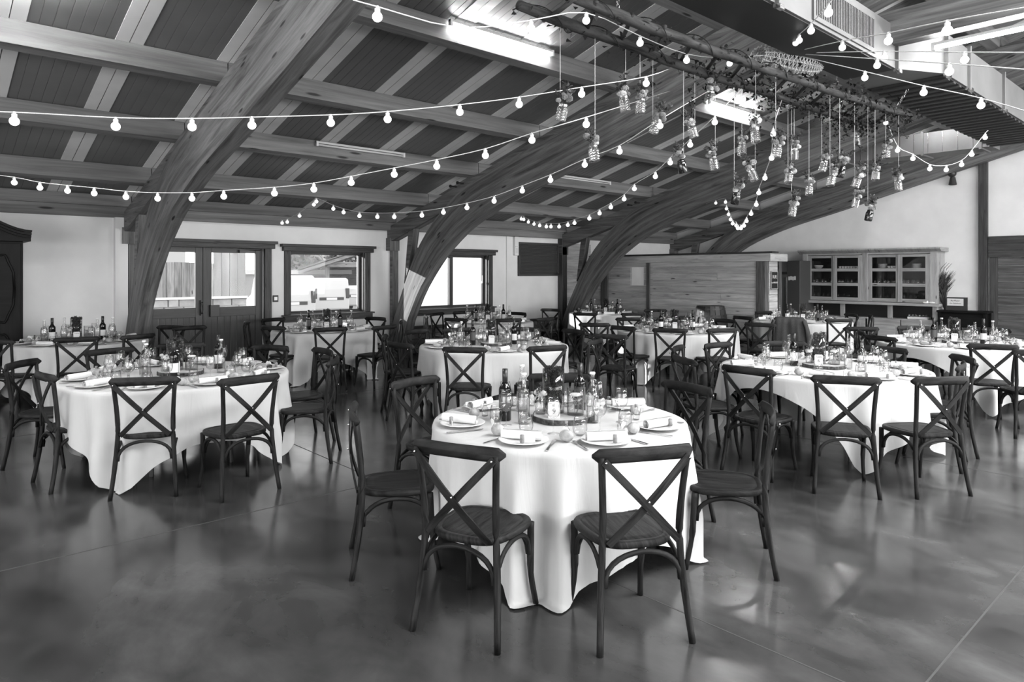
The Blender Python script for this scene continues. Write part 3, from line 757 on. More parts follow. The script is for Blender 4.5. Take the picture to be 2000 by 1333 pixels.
# barrel
br = thing('wine_barrel', 'dark oak barrel with chalk letters standing before the plank partition', 'barrel', (12.75, 7.9, 0))
n = 18
prof = lambda t: 0.27 + 0.075 * math.sin(PI * t)
mb = MB(); mb.lathe([(0, .02)] + [(prof(i / 10) - .02, .02 + .93 * i / 10) for i in range(11)] + [(0, .95)], 18); obj('barrel_core', mb, M_BLACK, br)
smb = MB(); pts = []
for i in range(9):
    t = i / 8; r = prof(t); pts.append((r, 0, .96 * t))
smb.sweep(pts, [2 * PI * prof(i / 8) / n * .97 for i in range(9)], .022, rect=True, up=(1, 0, 0)); sme = mesh('stave', smb, wood('barrel_oak', .012, .03, 'UV', (1, 14, 14), .5, False))
for i in range(n): put('stave', sme, br, rot=(0, 0, 2 * PI * i / n))
for z in (.04, .2, .34, .62, .76, .9):
    mb = MB(); r = prof(z / .96) + .014; mb.lathe([(r, z - .018), (r + .003, z - .018), (r + .003, z + .018), (r, z + .018)], 36); obj('hoop', mb, M_BLACK, br, smooth=False)
ang = math.atan2(-7.9, -12.75)
put('lettering', text_mesh('L.O', .11, M_CARD), br, (.352 * math.cos(ang), .352 * math.sin(ang), .62), (PI / 2, 0, ang + PI / 2))

# ---- carved wardrobe at the far left
wd = thing('carved_wardrobe', 'dark carved wooden wardrobe with curved cornice at the left edge', 'wardrobe', (0.55, 11.4, 0))
mb = MB(); mb.box2((-.75, -.25, .08), (.7, .37, 2.08)); obj('carcass', mb, M_ARM, wd, bevel=.01)
def arcpts(x0_, x1_, z0_, h, n=16): return [(x0_ + (x1_ - x0_) * i / n, z0_ + h * (math.sin(PI * i / n) ** 2)) for i in range(n + 1)]
top = arcpts(-.82, .78, 2.16, .28, 20)
mb = MB(); mb.prism([(-.82, 2.08)] + top + [(.78, 2.08)], -.3, .38, 'y'); obj('pediment', mb, M_ARM, wd)
for k, dz in enumerate((0, .035, .07)):
    mb = MB(); mb.sweep([(x, -.31 - .02 * k, z + dz - .02) for x, z in top], .05 + .03 * k, .03, rect=True, up=(0, 0, 1)); obj('cornice', mb, M_ARM, wd)
for s_ in (-1, 1):
    dx = s_ * .36 - .02
    mb = MB(); mb.box2((dx - .33, -.28, .14), (dx + .33, -.25, 2.05)); d_ = obj('wardrobe_door', mb, M_ARM, wd, bevel=.006)
    for (za, zb) in ((.22, .85), (1.0, 1.9)):
        ol = []
        for i in range(28):
            a = 2 * PI * i / 28; ex = .24 * (abs(math.cos(a)) ** .5) * (1 if math.cos(a) > 0 else -1); ez = (zb - za) / 2 * (abs(math.sin(a)) ** .5) * (1 if math.sin(a) > 0 else -1)
            ol.append((dx + ex * (1 + .08 * math.cos(4 * a)), (za + zb) / 2 + ez * (1 + .05 * math.cos(6 * a))))
        mb = MB(); mb.prism(ol, -.295, -.28, 'y'); obj('carved_panel', mb, M_ARM, d_)
        mb = MB(); mb.sweep([(p[0], -.3, p[1]) for p in ol + [ol[0]]], .03, n=6, up=(0, 1, 0)); obj('moulding', mb, M_ARM, d_, smooth=True)
for s_ in (-.68, .63):
    mb = MB(); mb.lathe([(.03, 0), (.05, .03), (.03, .08)], 10, (s_, -.18, 0)); obj('foot', mb, M_ARM, wd)

# ================================================================== DUCT
ZD = 3.70
du = thing('ventilation_duct', 'large galvanised ventilation duct hung under the roof, ribbed dark underside', 'duct', (6, 2.7, ZD))
def DU(n, mb, m, bev=0):
    q = obj(n, mb, m, du, bevel=bev); q.location = (-6, -2.7, -ZD); return q
HT = .42
mb = MB(); mb.box2((-1.0, 2.50, ZD), (7.42, 3.0, ZD + HT)); DU('duct_section', mb, M_ZINC)
mb = MB(); mb.prism([(7.42, 2.50), (7.98, 2.22), (7.98, 3.0), (7.42, 3.0)], ZD, ZD + HT, 'z'); DU('duct_transition', mb, M_ZINC)
mb = MB(); mb.box2((7.98, 2.22, ZD), (13.0, 3.0, ZD + HT)); DU('duct_section', mb, M_ZINC)
for (x, y) in ((2.4, 2.5), (4.95, 2.5), (7.42, 2.5), (7.98, 2.22), (8.75, 2.22), (10.2, 2.22), (11.6, 2.22)):
    mb = MB(); mb.box2((x - .02, y - .03, ZD - .03), (x + .02, y + .02, ZD + HT + .03)); DU('flange', mb, M_ZINC, .002)
    mb = MB(); mb.box2((x - .035, y - .045, ZD - .05), (x + .035, y - .01, ZD - .015)); DU('flange_clip', mb, M_METAL)
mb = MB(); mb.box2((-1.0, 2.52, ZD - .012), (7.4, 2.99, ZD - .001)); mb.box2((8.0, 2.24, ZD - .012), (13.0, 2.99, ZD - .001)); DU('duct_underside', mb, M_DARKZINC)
rib = MB(); rib.box((0, 0, 0), (.07, .74, .02)); rme = mesh('rib', rib, plain('duct_rib', .035, .5, .3))
x = 8.15
while x < 12.95: o_ = put('rib', rme, du, (x - 6, 2.61 - 2.7, -.02)); x += .2
# vent grille in the side
mb = MB(); gx0, gx1 = 5.55, 6.85
for (a, b, c_, d_) in ((gx0, gx1, ZD + .34, ZD + .38), (gx0, gx1, ZD + .03, ZD + .07), (gx0, gx0 + .04, ZD + .07, ZD + .34), (gx1 - .04, gx1, ZD + .07, ZD + .34)): mb.box2((a, 2.485, c_), (b, 2.5, d_))
DU('grille_frame', mb, M_ZINC)
mb = MB(); mb.box2((gx0 + .04, 2.497, ZD + .07), (gx1 - .04, 2.499, ZD + .34)); DU('grille_backing', mb, M_BLACK)
fin = MB(); fin.box((0, 0, 0), (.012, .012, .27)); fme = mesh('fin', fin, M_ZINC)
for i in range(36): put('fin', fme, du, (gx0 + .06 + i * .0335 - 6, 2.49 - 2.7, .205))
# branch duct along the far arch
b2 = thing('branch_duct', 'bright galvanised branch duct crossing below the far arches', 'duct', (13.3, 4.1, ZD))
mb = MB(); mb.box2((-.2, -1.1, 0), (.3, 1.15, .36)); obj('duct_section', mb, M_ZINC, b2)
for y in (-.95, -.1, 1.12):
    mb = MB(); mb.box2((-.225, y - .02, -.025), (.32, y + .02, .385)); obj('flange', mb, M_ZINC, b2)
for i in range(9):
    mb = MB(); mb.box2((-.204, -.85 + i * .22, .01), (-.2, -.843 + i * .22, .35)); obj('seam', mb, M_METAL, b2)

# ================================================================== FLUORESCENT LIGHTS
def tube_light(loc, length, axis, on, label):
    t = thing('tube_light', label, 'light', loc, 0 if axis == 'x' else PI / 2, 'fluorescent tube lights')
    mb = MB(); mb.box2((-length / 2, -.02, .02), (length / 2, .02, .05)); obj('fixture_body', mb, M_TUBEOFF, t, bevel=.004)
    mb = MB(); mb.sweep([(-length / 2 + .03, 0, 0), (length / 2 - .03, 0, 0)], .032, n=8); obj('tube', mb, M_TUBE if on else M_TUBEOFF, t, smooth=True)
    for e_ in (-1, 1):
        mb = MB(); mb.box2((e_ * length / 2, -.022, -.02), (e_ * (length / 2 - .03), .022, .05)); obj('end_cap', mb, M_CHINA, t)
    return t
def tl_y(px0, px1, Y, on, label, dz=-.08):
    d0, d1 = depth_on_Y(px0, Y), depth_on_Y(px1, Y)
    xa = d0 * (CC + SS * (px0 - 1000) / F); xb = d1 * (CC + SS * (px1 - 1000) / F)
    return tube_light(((xa + xb) / 2, Y, ceil_z(Y) + dz), xb - xa, 'x', on, label)
tl_y(878, 1080, 5.84, True, 'lit tube light on the purlin at top centre, left of the ladder')
tl_y(1385, 1482, 5.84, True, 'lit tube light behind the hanging jars')
tl_y(617, 790, 8.98, False, 'unlit tube light between the first and second arch')
tl_y(1087, 1192, 8.98, False, 'unlit tube light between the second and third arch')
tube_light((-.6, 7.46, ceil_z(7.46) - .09), 1.5, 'x', True, 'lit tube light on the purlin beyond the left edge')
tube_light((-.4, 5.84, ceil_z(5.84) - .08), 1.5, 'x', True, 'lit tube light high above the left edge')
tube_light((.5, 6.3, ceil_z(6.3) - .1), 2.0, 'x', True, 'added unseen fill tube just behind the first purlin above the left edge')  # extra tube added out of view to brighten the purlin and first arch
tube_light((.2, 6.75, ceil_z(6.75) - .1), 2.0, 'x', True, 'added unseen fill tube between two purlins above the left edge')  # another unseen tube, added for more light on the same purlin
tube_light((14.4, 5.84, ceil_z(5.84) - .08), 1.5, 'x', True, 'lit tube light in the last bay before the gable')
tube_light((7.48, 1.35, 3.84), 1.7, 'y', True, 'lit tube light under the collar beam at the upper right corner')
tube_light((12.42, 3.6, 4.22), 1.3, 'y', True, 'lit tube light under the third arch above the branch duct')

# ================================================================== CHAIRS
def bez(pts, n):
    """smooth curve through control points"""
    out = []
    P = [Vector(p) for p in pts]; Q = [P[0] * 2 - P[1]] + P + [P[-1] * 2 - P[-2]]
    segs = len(P) - 1
    for i in range(segs):
        p0, p1, p2, p3 = Q[i], Q[i + 1], Q[i + 2], Q[i + 3]
        m = n // segs
        for k in range(m):
            t = k / m
            out.append(0.5 * (2 * p1 + (p2 - p0) * t + (2 * p0 - 5 * p1 + 4 * p2 - p3) * t * t + (3 * p1 - p0 - 3 * p2 + p3) * t ** 3))
    out.append(P[-1]); return out
def seat_mesh():
    mb = MB(); N = 40
    def ring(s, z, yo=0.0):
        r = []
        for i in range(N):
            a = 2 * PI * i / N; c_, s_ = math.cos(a), math.sin(a)
            ex = abs(c_) ** .58 * (1 if c_ > 0 else -1); ey = abs(s_) ** .62 * (1 if s_ > 0 else -1)
            hw = .205 + .022 * ey
            r.append(Vector((ex * hw * s, ey * .208 * s - .004, z)))
        return r
    rings = [ring(.9, .424), ring(.975, .426), ring(1.0, .435), ring(1.0, .45), ring(.975, .4575), ring(.86, .4575), ring(.85, .453), ring(.84, .4565), ring(.6, .4535), ring(.3, .452)]
    vs = [p for r in rings for p in r]; fs = []; uvs = []
    U = lambda i: (vs[i][1] + .5, vs[i][0] + .5 + vs[i][2] * .3)
    for k in range(len(rings) - 1):
        for i in range(N):
            j = (i + 1) % N; f = (k * N + i, k * N + j, (k + 1) * N + j, (k + 1) * N + i); fs.append(f); uvs.append([U(q) for q in f])
    f = tuple(range(N))[::-1]; fs.append(f); uvs.append([U(q) for q in f])
    f = tuple(range((len(rings) - 1) * N, len(rings) * N)); fs.append(f); uvs.append([U(q) for q in f])
    mb.add(vs, fs, uvs); return mb
def chair_parts():
    P = {}
    P['seat'] = [(mesh('seat', seat_mesh(), M_CHAIR, True), None)]
    legs = []
    for s in (-1, 1):
        mb = MB(); mb.sweep(bez([(s * .222, -.262, 0), (s * .203, -.225, .22), (s * .188, -.205, .45), (s * .190, -.215, .62), (s * .207, -.243, .855)], 16), [.031] * 4 + [.034] * 8 + [.032] * 5, n=8, uo=s * .3 + .4)
        legs.append((mesh('leg', mb, M_CHAIR, True), None))
    for s in (-1, 1):
        mb = MB(); mb.sweep(bez([(s * .192, .215, 0), (s * .178, .182, .17), (s * .182, .17, .33), (s * .186, .165, .43)], 12), [.029] * 5 + [.036] * 8, n=8, uo=s * .2 + .9)
        legs.append((mesh('leg', mb, M_CHAIR, True), None))
    P['leg'] = legs
    # top rail: curved board with rounded ends
    mb = MB(); pts = []; H = []; T = []
    for i in range(19):
        u = -1 + 2 * i / 18; x = .243 * u
        pts.append((x, -.232 - .034 * (1 - u * u) + (.012 if abs(u) > .9 else 0), .857 + .006 * (1 - u * u)))
        e = max(0, (abs(u) - .86) / .14); H.append(.070 * math.sqrt(max(.05, 1 - e * e)) - .004 * (1 - abs(u))); T.append(.026 * math.sqrt(max(.12, 1 - e * e)))
    mb.sweep(pts, T, H, n=10, up=(0, 0, 1), uo=.2)
    P['backrest_rail'] = [(mesh('backrest_rail', mb, M_CHAIR, True), None)]
    cs_ = []
    for s in (-1, 1):
        pts = []
        for i in range(13):
            t = i / 12
            pts.append((s * (-.205 + .372 * t), -.262 - .022 * math.sin(PI * t) + .035 * t - s * .0045, .842 - .382 * t))
        mb = MB(); mb.sweep(pts, .034, .009, rect=True, up=(0, 1, 0), uo=s * .2 + .5); cs_.append((mesh('cross_slat', mb, M_CHAIR), None))
    P['cross_slat'] = cs_
    br_ = []
    def arc(a, b, z0_, z1_, off):
        pts = []
        for i in range(15):
            t = PI * i / 14; u = (1 - math.cos(t)) / 2; hh = math.sin(t) ** .75
            pts.append(Vector(a).lerp(Vector(b), u) + Vector((off[0] * hh, off[1] * hh, z0_ + (z1_ - z0_) * hh)))
        return pts
    for (a, b, off) in (((-.182, -.222, 0), (.182, -.222, 0), (0, .01)), ((-.172, .16, 0), (.172, .16, 0), (0, -.01)), ((-.192, -.2, 0), (-.18, .155, 0), (0, 0)), ((.192, -.2, 0), (.18, .155, 0), (0, 0))):
        mb = MB(); mb.sweep(arc(a, b, .275, .412, off), .023, .026, n=6, up=(0, .3, 1), uo=.7); br_.append((mesh('brace', mb, M_CHAIR, True), None))
    P['brace'] = br_
    mb = MB(); mb.ball((0, 0, 0), .006, 6, 4); me = mesh('rivet', mb, M_METAL, True)
    P['rivet'] = [(me, (0, -.283, .655)), (me, (-.2, -.278, .838)), (me, (.2, -.278, .838))]
    return P
CP = chair_parts()
def make_chair(loc, rz, label, group, rivets=True):
    t = thing('dining_chair', label, 'chair', loc, rz, group)
    for n, L in CP.items():
        if n == 'rivet' and not rivets: continue
        for me, lc in L: put(n, me, t, lc)
    return t

# tables: key -> (px, depth, radius, phrase)
TB = {
 'T1': (1092, 4.18, .765, 'the nearest table'), 'T2': (350, 6.05, .915, 'the left front table'), 'T0': (155, 9.0, .80, 'the wardrobe table'),
 'T4': (634, 10.8, .80, 'the van window table'), 'T3': (965, 8.5, .915, 'the second middle table'), 'T5': (956, 12.6, .80, 'the sliding window table'),
 'T8': (1180, 15.2, .78, 'the arch foot table'), 'T9': (1322, 10.7, .915, 'the barrel table'), 'T6': (1606, 6.5, .915, 'the card 6 table'),
 'T10': (1565, 12.8, .87, 'the dresser table'), 'T7': (1870, 8.74, .90, 'the far right table')}
def tc(k):
    px, d, r, _ = TB[k]; kk = (px - 1000) / F
    return Vector((d * (CC + SS * kk), d * (SS - CC * kk), 0))
SECT = ['front', 'front right', 'right front', 'right', 'right rear', 'rear right', 'rear', 'rear left', 'left rear', 'left', 'left front', 'front left']
def sector(k, p):
    """clock-like place of p round table k as the photographer sees it"""
    c = tc(k); v = Vector((p[0] - c.x, p[1] - c.y)); view = Vector((c.x, c.y)).normalized(); right = Vector((view.y, -view.x))
    a = math.atan2(v.dot(right), -v.dot(view))
    return SECT[int(round(a / (PI / 6))) % 12]
CH = [  # rail centre px, py, table, extra turn (deg), optional label
 (888, 879, 'T1', 0, None), (1262, 886, 'T1', 0, None), (690, 806, 'T1', 0, None), (808, 747, 'T1', 0, None), (1345, 758, 'T1', 0, None), (1503, 806, 'T1', 0, None), (1092, 738, 'T1', 0, None),
 (281, 745, 'T2', 0, None), (490, 742, 'T2', 0, None), (84, 735, 'T2', 0, None), (40, 712, 'T2', 0, None), (654, 706, 'T2', 0, None), (633, 687, 'T2', 0, None), (530, 680, 'T2', 0, None), (212, 687, 'T2', 0, None), (355, 676, 'T2', 0, None),
 (150, 664, 'T0', 0, None), (273, 658, 'T0', 0, None), (73, 641, 'T0', 0, None), (217, 635, 'T0', 0, None), (-8, 668, 'T0', 0, None),
 (336, 640, 'T0', 25, 'oak cross-back chair turned slantwise before the left door leaf'), (369, 641, 'T0', 95, 'oak cross-back chair seen edge-on between the two door leaves'), (480, 632, 'T4', 10, 'oak cross-back chair seen edge-on before the right door leaf'),
 (532, 641, 'T4', 0, None), (532, 625, 'T4', 0, None), (645, 644, 'T4', 0, None), (735, 623, 'T4', 0, None), (753, 640, 'T4', 0, None), (784, 628, 'T4', -10, 'oak cross-back chair beside the foot of the second arch'),
 (811, 648, 'T3', 0, None), (906, 684, 'T3', 0, None), (1071, 681, 'T3', 0, None), (779, 675, 'T3', 0, None), (750, 660, 'T3', 0, None), (894, 645, 'T3', 0, None), (1028, 644, 'T3', 0, None), (1122, 648, 'T3', 0, None), (1165, 668, 'T3', 0, None),
 (889, 625, 'T5', 0, None), (994, 626, 'T5', 0, None), (831, 619, 'T5', 0, None), (852, 614, 'T5', 0, None), (1010, 613, 'T5', 0, None), (905, 611, 'T5', 0, None), (1067, 624, 'T5', 0, None), (1076, 606, 'T5', 0, 'oak cross-back chair standing beside the louvre wall end'),
 (1142, 614, 'T8', 0, None), (1237, 614, 'T8', 0, None), (1129, 603, 'T8', 0, None), (1161, 635, 'T8', 0, 'oak cross-back chair seen edge-on between two tables in the middle aisle'),
 (1230, 624, 'T9', 150, 'pale-lit cross-back chair with its back to the barrel table'),
 (1215, 641, 'T9', 0, None), (1308, 646, 'T9', 0, None), (1412, 646, 'T9', 0, None), (1280, 607, 'T9', 0, None), (1326, 622, 'T9', 0, None), (1415, 627, 'T9', 0, None), (1190, 658, 'T9', 0, None),
 (1400, 675, 'T6', 0, None), (1333, 704, 'T6', 0, None), (1322, 682, 'T6', 0, None), (1458, 724, 'T6', 0, None), (1653, 743, 'T6', 0, None), (1842, 744, 'T6', 0, None), (1880, 716, 'T6', 0, None), (1884, 702, 'T6', 0, None), (1730, 683, 'T6', 0, None), (1531, 672, 'T6', 0, None),
 (1717, 661, 'T7', 0, None), (1680, 650, 'T7', 0, None), (1940, 678, 'T7', 0, None), (1784, 641, 'T7', 0, None), (1937, 645, 'T7', 0, None), (2032, 690, 'T7', 0, None),
 (1542, 625, 'T10', 0, 'cross-back chair covered by a grey jacket'), (1640, 626, 'T10', 0, None), (1683, 643, 'T10', 0, None), (1664, 616, 'T10', 0, None), (1702, 619, 'T10', 0, None), (1484, 635, 'T10', 0, None), (1450, 621, 'T10', 0, None), (1490, 611, 'T10', 0, None),
]
used = {}; chairs = []; PLACES = {}
for (px, py, k, turn, lab) in CH:
    x, y = onZ(px, py, .862); c = tc(k); d = Vector((c.x - x, c.y - y)); dist = d.length; d.normalize()
    a = math.atan2(d.y, d.x) + math.radians(turn)
    fx, fy = math.cos(a), math.sin(a)
    ox, oy = x + .252 * fx, y + .252 * fy
    s = sector(k, (ox, oy))
    if lab is None:
        lab = 'oak cross-back chair at the %s side of %s' % (s, TB[k][3])
    if lab in used:
        used[lab] += 1
        lab = lab.replace('oak', 'second', 1) if used[lab] == 2 else lab.replace('oak', 'third', 1)
    used[lab] = used.get(lab, 0) + 1
    chairs.append((make_chair((ox, oy, 0), a - PI / 2, lab, 'cross-back chairs round the tables', dist >= 0 and (py > 655)), k, lab))

# grey jacket over one chair
jc = [c for c in chairs if 'grey jacket' in c[2]][0][0]
J = thing('grey_jacket', 'dull grey jacket hung over a chair back before the dresser', 'jacket', jc.location, jc.rotation_euler[2])
mb = MB(); NX, NZ = 20, 26; vs = []
rj = random.Random(2)
ph = [rj.uniform(0, 6) for _ in range(4)]
for i in range(NX + 1):
    u = -1 + 2 * i / NX
    for j in range(NZ + 1):
        s = j / NZ * 2 - 1      # -1 outer hem, 0 top of rail, 1 inner hem
        if s < 0: z = .905 - .62 * (-s) ** 1.1 * 1.0; yy = -.30 - .03 * min(1, -s * 6) - .05 * (-s)
        else: z = .905 - .4 * s; yy = -.22 + .01 * s + .01 * min(1, s * 6)
        if abs(s) < .04: yy = -.26; z = .91
        wd_ = .25 + .07 * abs(s) ** 1.2
        fold = .014 * math.sin(7 * u + ph[0] + 2 * s) * min(1, abs(s) * 3) + .008 * math.sin(15 * u + ph[1])
        e = max(0, abs(u) - .8) / .2
        vs.append((u * wd_, yy - fold + (.05 if s < 0 else -.03) * e * e, z - .03 * e * e))
fs = [(i * (NZ + 1) + j, (i + 1) * (NZ + 1) + j, (i + 1) * (NZ + 1) + j + 1, i * (NZ + 1) + j + 1) for i in range(NX) for j in range(NZ)]
mb.add(vs, fs); o_ = obj('jacket_body', mb, M_JACKET, J, smooth=True); md = o_.modifiers.new('thick', 'SOLIDIFY'); md.thickness = .006
for s_ in (-1, 1):
    mb = MB(); mb.sweep(bez([(s_ * .24, -.31, .86), (s_ * .3, -.34, .65), (s_ * .29, -.35, .42), (s_ * .27, -.34, .28)], 12), [.1, .1, .09, .09, .09, .085, .085, .08, .08, .08, .08, .075, .07], [.05] * 13, n=10); obj('sleeve', mb, M_JACKET, J, smooth=True)

# ================================================================== TABLES AND CLOTHS
def cloth_mb(Rt, half, rot, seed):
    rr = random.Random(seed); N = 256; top = .757; ha, hb = half if isinstance(half, tuple) else (half, half)
    phs = [rr.uniform(0, 2 * PI) for _ in range(6)]
    vs = [(0, 0, top)]; rings = []
    radial = [Rt * .5, Rt * .8, Rt * .95, Rt]
    K = 26
    cols = []
    for i in range(N):
        a = 2 * PI * i / N; b = a - rot
        L = min(ha / max(1e-6, abs(math.cos(b))), hb / max(1e-6, abs(math.sin(b))))
        cr = min(1, max(0, (L - min(ha, hb)) / (math.hypot(ha, hb) - min(ha, hb))))           # 1 at the corners
        drop = L - Rt
        if drop > .70: drop = .70 + (drop - .70) * .45
        drop = min(drop, .84)
        rd = lambda x_: 1 - 2 * abs(math.sin(x_)) ** .7
        fold = .55 * (.5 * rd(4.5 * a + phs[0]) + .4 * rd(7.5 * a + phs[4]) + .3 * rd(11 * a + phs[5])) + .5 * (.5 * math.sin(9 * a + phs[0]) + .35 * math.sin(14 * a + phs[1]) + .3 * math.sin(5 * a + phs[2]) + .22 * math.sin(23 * a + phs[3]))
        col = []
        for r in radial: col.append((r * math.cos(a), r * math.sin(a), top + (.0015 * math.sin(6 * a + r * 9))))
        for k in range(1, K + 1):
            s = drop * k / K
            zz = top - s
            out = .006 + .045 * cr * min(1, s / .5) ** 1.2
            amp = .058 * min(1, s / .38) ** 1.3 * (1 - .25 * cr) + .012 * cr * min(1, s / .2)
            # corner gathers into a few deep folds
            deep = .08 * cr * min(1, s / .5) * math.sin(10 * (b - round(b / (PI / 2)) * PI / 2 * 1) * 2 + phs[4])
            rad = Rt + out + amp * fold + deep
            edge = min(1, s / .025); rad = Rt + (rad - Rt) * edge + .004
            if zz < .012:
                ex = .012 - zz; zz = .006 + .004 * (1 + math.sin(12 * a + k)) * .6; rad += ex * .85
            col.append((max(rad, Rt * .93) * math.cos(a), max(rad, Rt * .93) * math.sin(a), zz))
        cols.append(col)
    M_ = len(cols[0])
    for c in cols: vs += c
    fs = []
    for i in range(N):
        j = (i + 1) % N
        fs.append((0, 1 + i * M_, 1 + j * M_))
        for k in range(M_ - 1): fs.append((1 + i * M_ + k, 1 + i * M_ + k + 1, 1 + j * M_ + k + 1, 1 + j * M_ + k))
    mb = MB(); mb.add(vs, fs); return mb
CLR = {'T1': (1.30, 38), 'T2': ((1.34, 1.24), 15), 'T0': (1.2, 20), 'T4': (1.25, 15), 'T3': (1.36, 10), 'T5': (1.2, 5), 'T8': (1.2, 30), 'T9': (1.28, 12), 'T6': ((1.04, 1.36), 146), 'T10': (1.25, 10), 'T7': ((1.04, 1.36), 147)}
for i, k in enumerate(TB):
    px, d, r, ph_ = TB[k]; c = tc(k)
    t = thing('round_table', 'round folding table under the white cloth, %s' % ph_.replace('the ', '', 1), 'table', c, 0, 'round banquet tables')
    mb = MB(); mb.lathe([(0, .72), (r - .01, .72), (r - .004, .735), (r - .01, .75), (0, .75)], 48); obj('tabletop', mb, M_FRAME, t)
    for (sx, sy) in ((-1, -1), (-1, 1), (1, -1), (1, 1)):
        mb = MB(); mb.sweep([(sx * .32, sy * .38, 0), (sx * .3, sy * .34, .72)], .035, n=8); obj('leg', mb, M_BLACK, t)
    view = math.atan2(c.y, c.x)
    half, rot = CLR[k]
    cl = obj('tablecloth', cloth_mb(r, half, view + math.radians(rot), 20 + i), M_CLOTH, smooth=True, loc=c)
    tag(cl, 'white linen cloth draped over %s' % ph_, 'tablecloth', 'white tablecloths')

# ================================================================== TABLEWARE prototypes (meshes shared)
ZT = .7595
def mk(name, mb, m, smooth=True): return mesh(name, mb, m, smooth)
mb = MB(); mb.lathe([(0, .004), (.07, .003), (.075, .001), (.085, .006), (.132, .017), (.134, .019), (.131, .021), (.088, .0105), (.078, .008), (0, .008)], 40); ME_PLATE = mk('plate', mb, M_CHINA)
# napkin roll: spiral
mb = MB(); pr = []
sp_ = []
for i in range(60):
    a = i / 59 * 2 * PI * 3.2; r = .008 + .019 * i / 59; sp_.append((r * math.cos(a), r * math.sin(a)))
vs = []; fs = []
for (x, y) in sp_: vs += [(x, -.11, y + .029), (x, .11, y + .029)]
for i in range(59): fs.append((2 * i, 2 * i + 1, 2 * i + 3, 2 * i + 2))
mb.add(vs, fs); ME_NAP = mk('napkin_sheet', mb, M_NAPKIN)
MBcork = MB(); MBcork.lathe([(0, 0), (.011, 0), (.0115, .02), (.011, .042), (0, .042)], 12); ME_CORK = mk('cork', MBcork, M_CORK)
mb = MB(); mb.box2((-.028, -.0006, 0), (.028, .0006, .022)); ME_NAME = mk('name_card', mb, M_CARD, False)
mb = MB(); mb.ball((0, 0, .03), .038, 14, 10, (1.1, .9, .78)); ME_ROLLB = mk('bread_roll', mb, M_ROLL)
def fork_mb():
    mb = MB(); mb.sweep([(0, -.1, .003), (0, -.02, .004), (0, .03, .006), (0, .05, .004)], [.012, .008, .007, .02], .003, rect=True)
    for i in range(4): mb.sweep([(-.0085 + i * .0057, .05, .004), (-.0085 + i * .0057, .095, .005)], .003, .002, rect=True)
    return mb
ME_FORK = mk('fork', fork_mb(), M_METAL, False)
mb = MB(); mb.sweep([(0, -.11, .003), (0, 0, .004)], .013, .005, rect=True); mb.sweep([(0, 0, .003), (0, .09, .003), (-.004, .115, .003)], [.017, .02, .006], .0015, rect=True); ME_KNIFE = mk('knife', mb, M_METAL, False)
mb = MB(); mb.lathe([(.032, 0), (.033, .002), (.008, .005), (.0035, .012), (.0035, .075), (.008, .083), (.03, .1), (.04, .125), (.041, .14), (.036, .17), (.030, .205), (.0292, .205), (.035, .17), (.0397, .14), (.0385, .127), (.029, .103), (0, .09)], 20); ME_WG = mk('wine_glass', mb, M_GLASS)
mb = MB(); mb.lathe([(0, .001), (.026, .001), (.037, .018), (.041, .038), (.038, .07), (.032, .1), (.031, .1), (.037, .07), (.0395, .038), (.035, .02), (.024, .007), (0, .006)], 20); ME_TUM = mk('tumbler', mb, M_GLASS)
def bottle_prof(h=.3, r=.037): return [(0, .002), (r, .002), (r, h * .6), (r * .95, h * .64), (r * .6, h * .70), (.015, h * .76), (.0135, h * .96), (.0155, h * .965), (.0155, h), (.012, h), (0, h * .985)]
mb = MB(); mb.lathe(bottle_prof(.31, .038), 24); ME_WB = mk('bottle_body', mb, M_WINE)
mb = MB(); mb.lathe([(.0145, .235), (.0165, .236), (.0168, .313), (0, .314)], 16); ME_WC = mk('capsule', mb, M_CAPS)
mb = MB(); 
for i in range(12):
    pass
def label_mb(r, z0_, z1_, a0=-1.1, a1=1.1):
    mb = MB(); vs = []; n_ = 12
    for i in range(n_ + 1):
        a = -PI / 2 + a0 + (a1 - a0) * i / n_; vs += [(r * math.cos(a), r * math.sin(a), z0_), (r * math.cos(a), r * math.sin(a), z1_)]
    mb.add(vs, [(2 * i, 2 * i + 2, 2 * i + 3, 2 * i + 1) for i in range(n_)]); return mb
ME_WL = mk('paper_label', label_mb(.0388, .06, .16), M_LABEL); ME_WLW = mk('paper_label', label_mb(.0388, .05, .13), M_CARD)
mb = MB(); mb.lathe(bottle_prof(.29, .036)[:-1] + [(.0125, .289), (.0118, .27), (.0125, .22), (.033, .18), (.034, .01), (0, .008)], 22); ME_CB = mk('bottle_body', mb, M_GLASS)
mb = MB(); mb.lathe([(0, .009), (.0325, .009), (.0325, .17), (.03, .182), (0, .182)], 18); ME_CBW = mk('water', mb, M_WATER)
mb = MB(); mb.lathe([(.0125, .288), (.0165, .29), (.0165, .302), (0, .303)], 14); ME_CBC = mk('stopper', mb, M_CARD)
mb = MB(); mb.lathe([(0, .002), (.068, .002), (.068, .27), (.0665, .27), (.0665, .012), (0, .012)], 32); ME_TV = mk('glass_cylinder', mb, M_GLASS)
mb = MB(); mb.lathe([(0, .002), (.052, .002), (.052, .165), (.0505, .165), (.0505, .012), (0, .012)], 28); ME_SV = mk('glass_cylinder', mb, M_GLASS)
mb = MB(); mb.lathe([(0, .012), (.0502, .012), (.0502, .115), (0, .115)], 24); ME_SVW = mk('water', mb, M_WATER)
mb = MB(); mb.lathe([(0, .118), (.032, .116), (.036, .124), (.03, .13), (0, .132)], 16); ME_CANDLE = mk('floating_candle', mb, M_CANDLE)
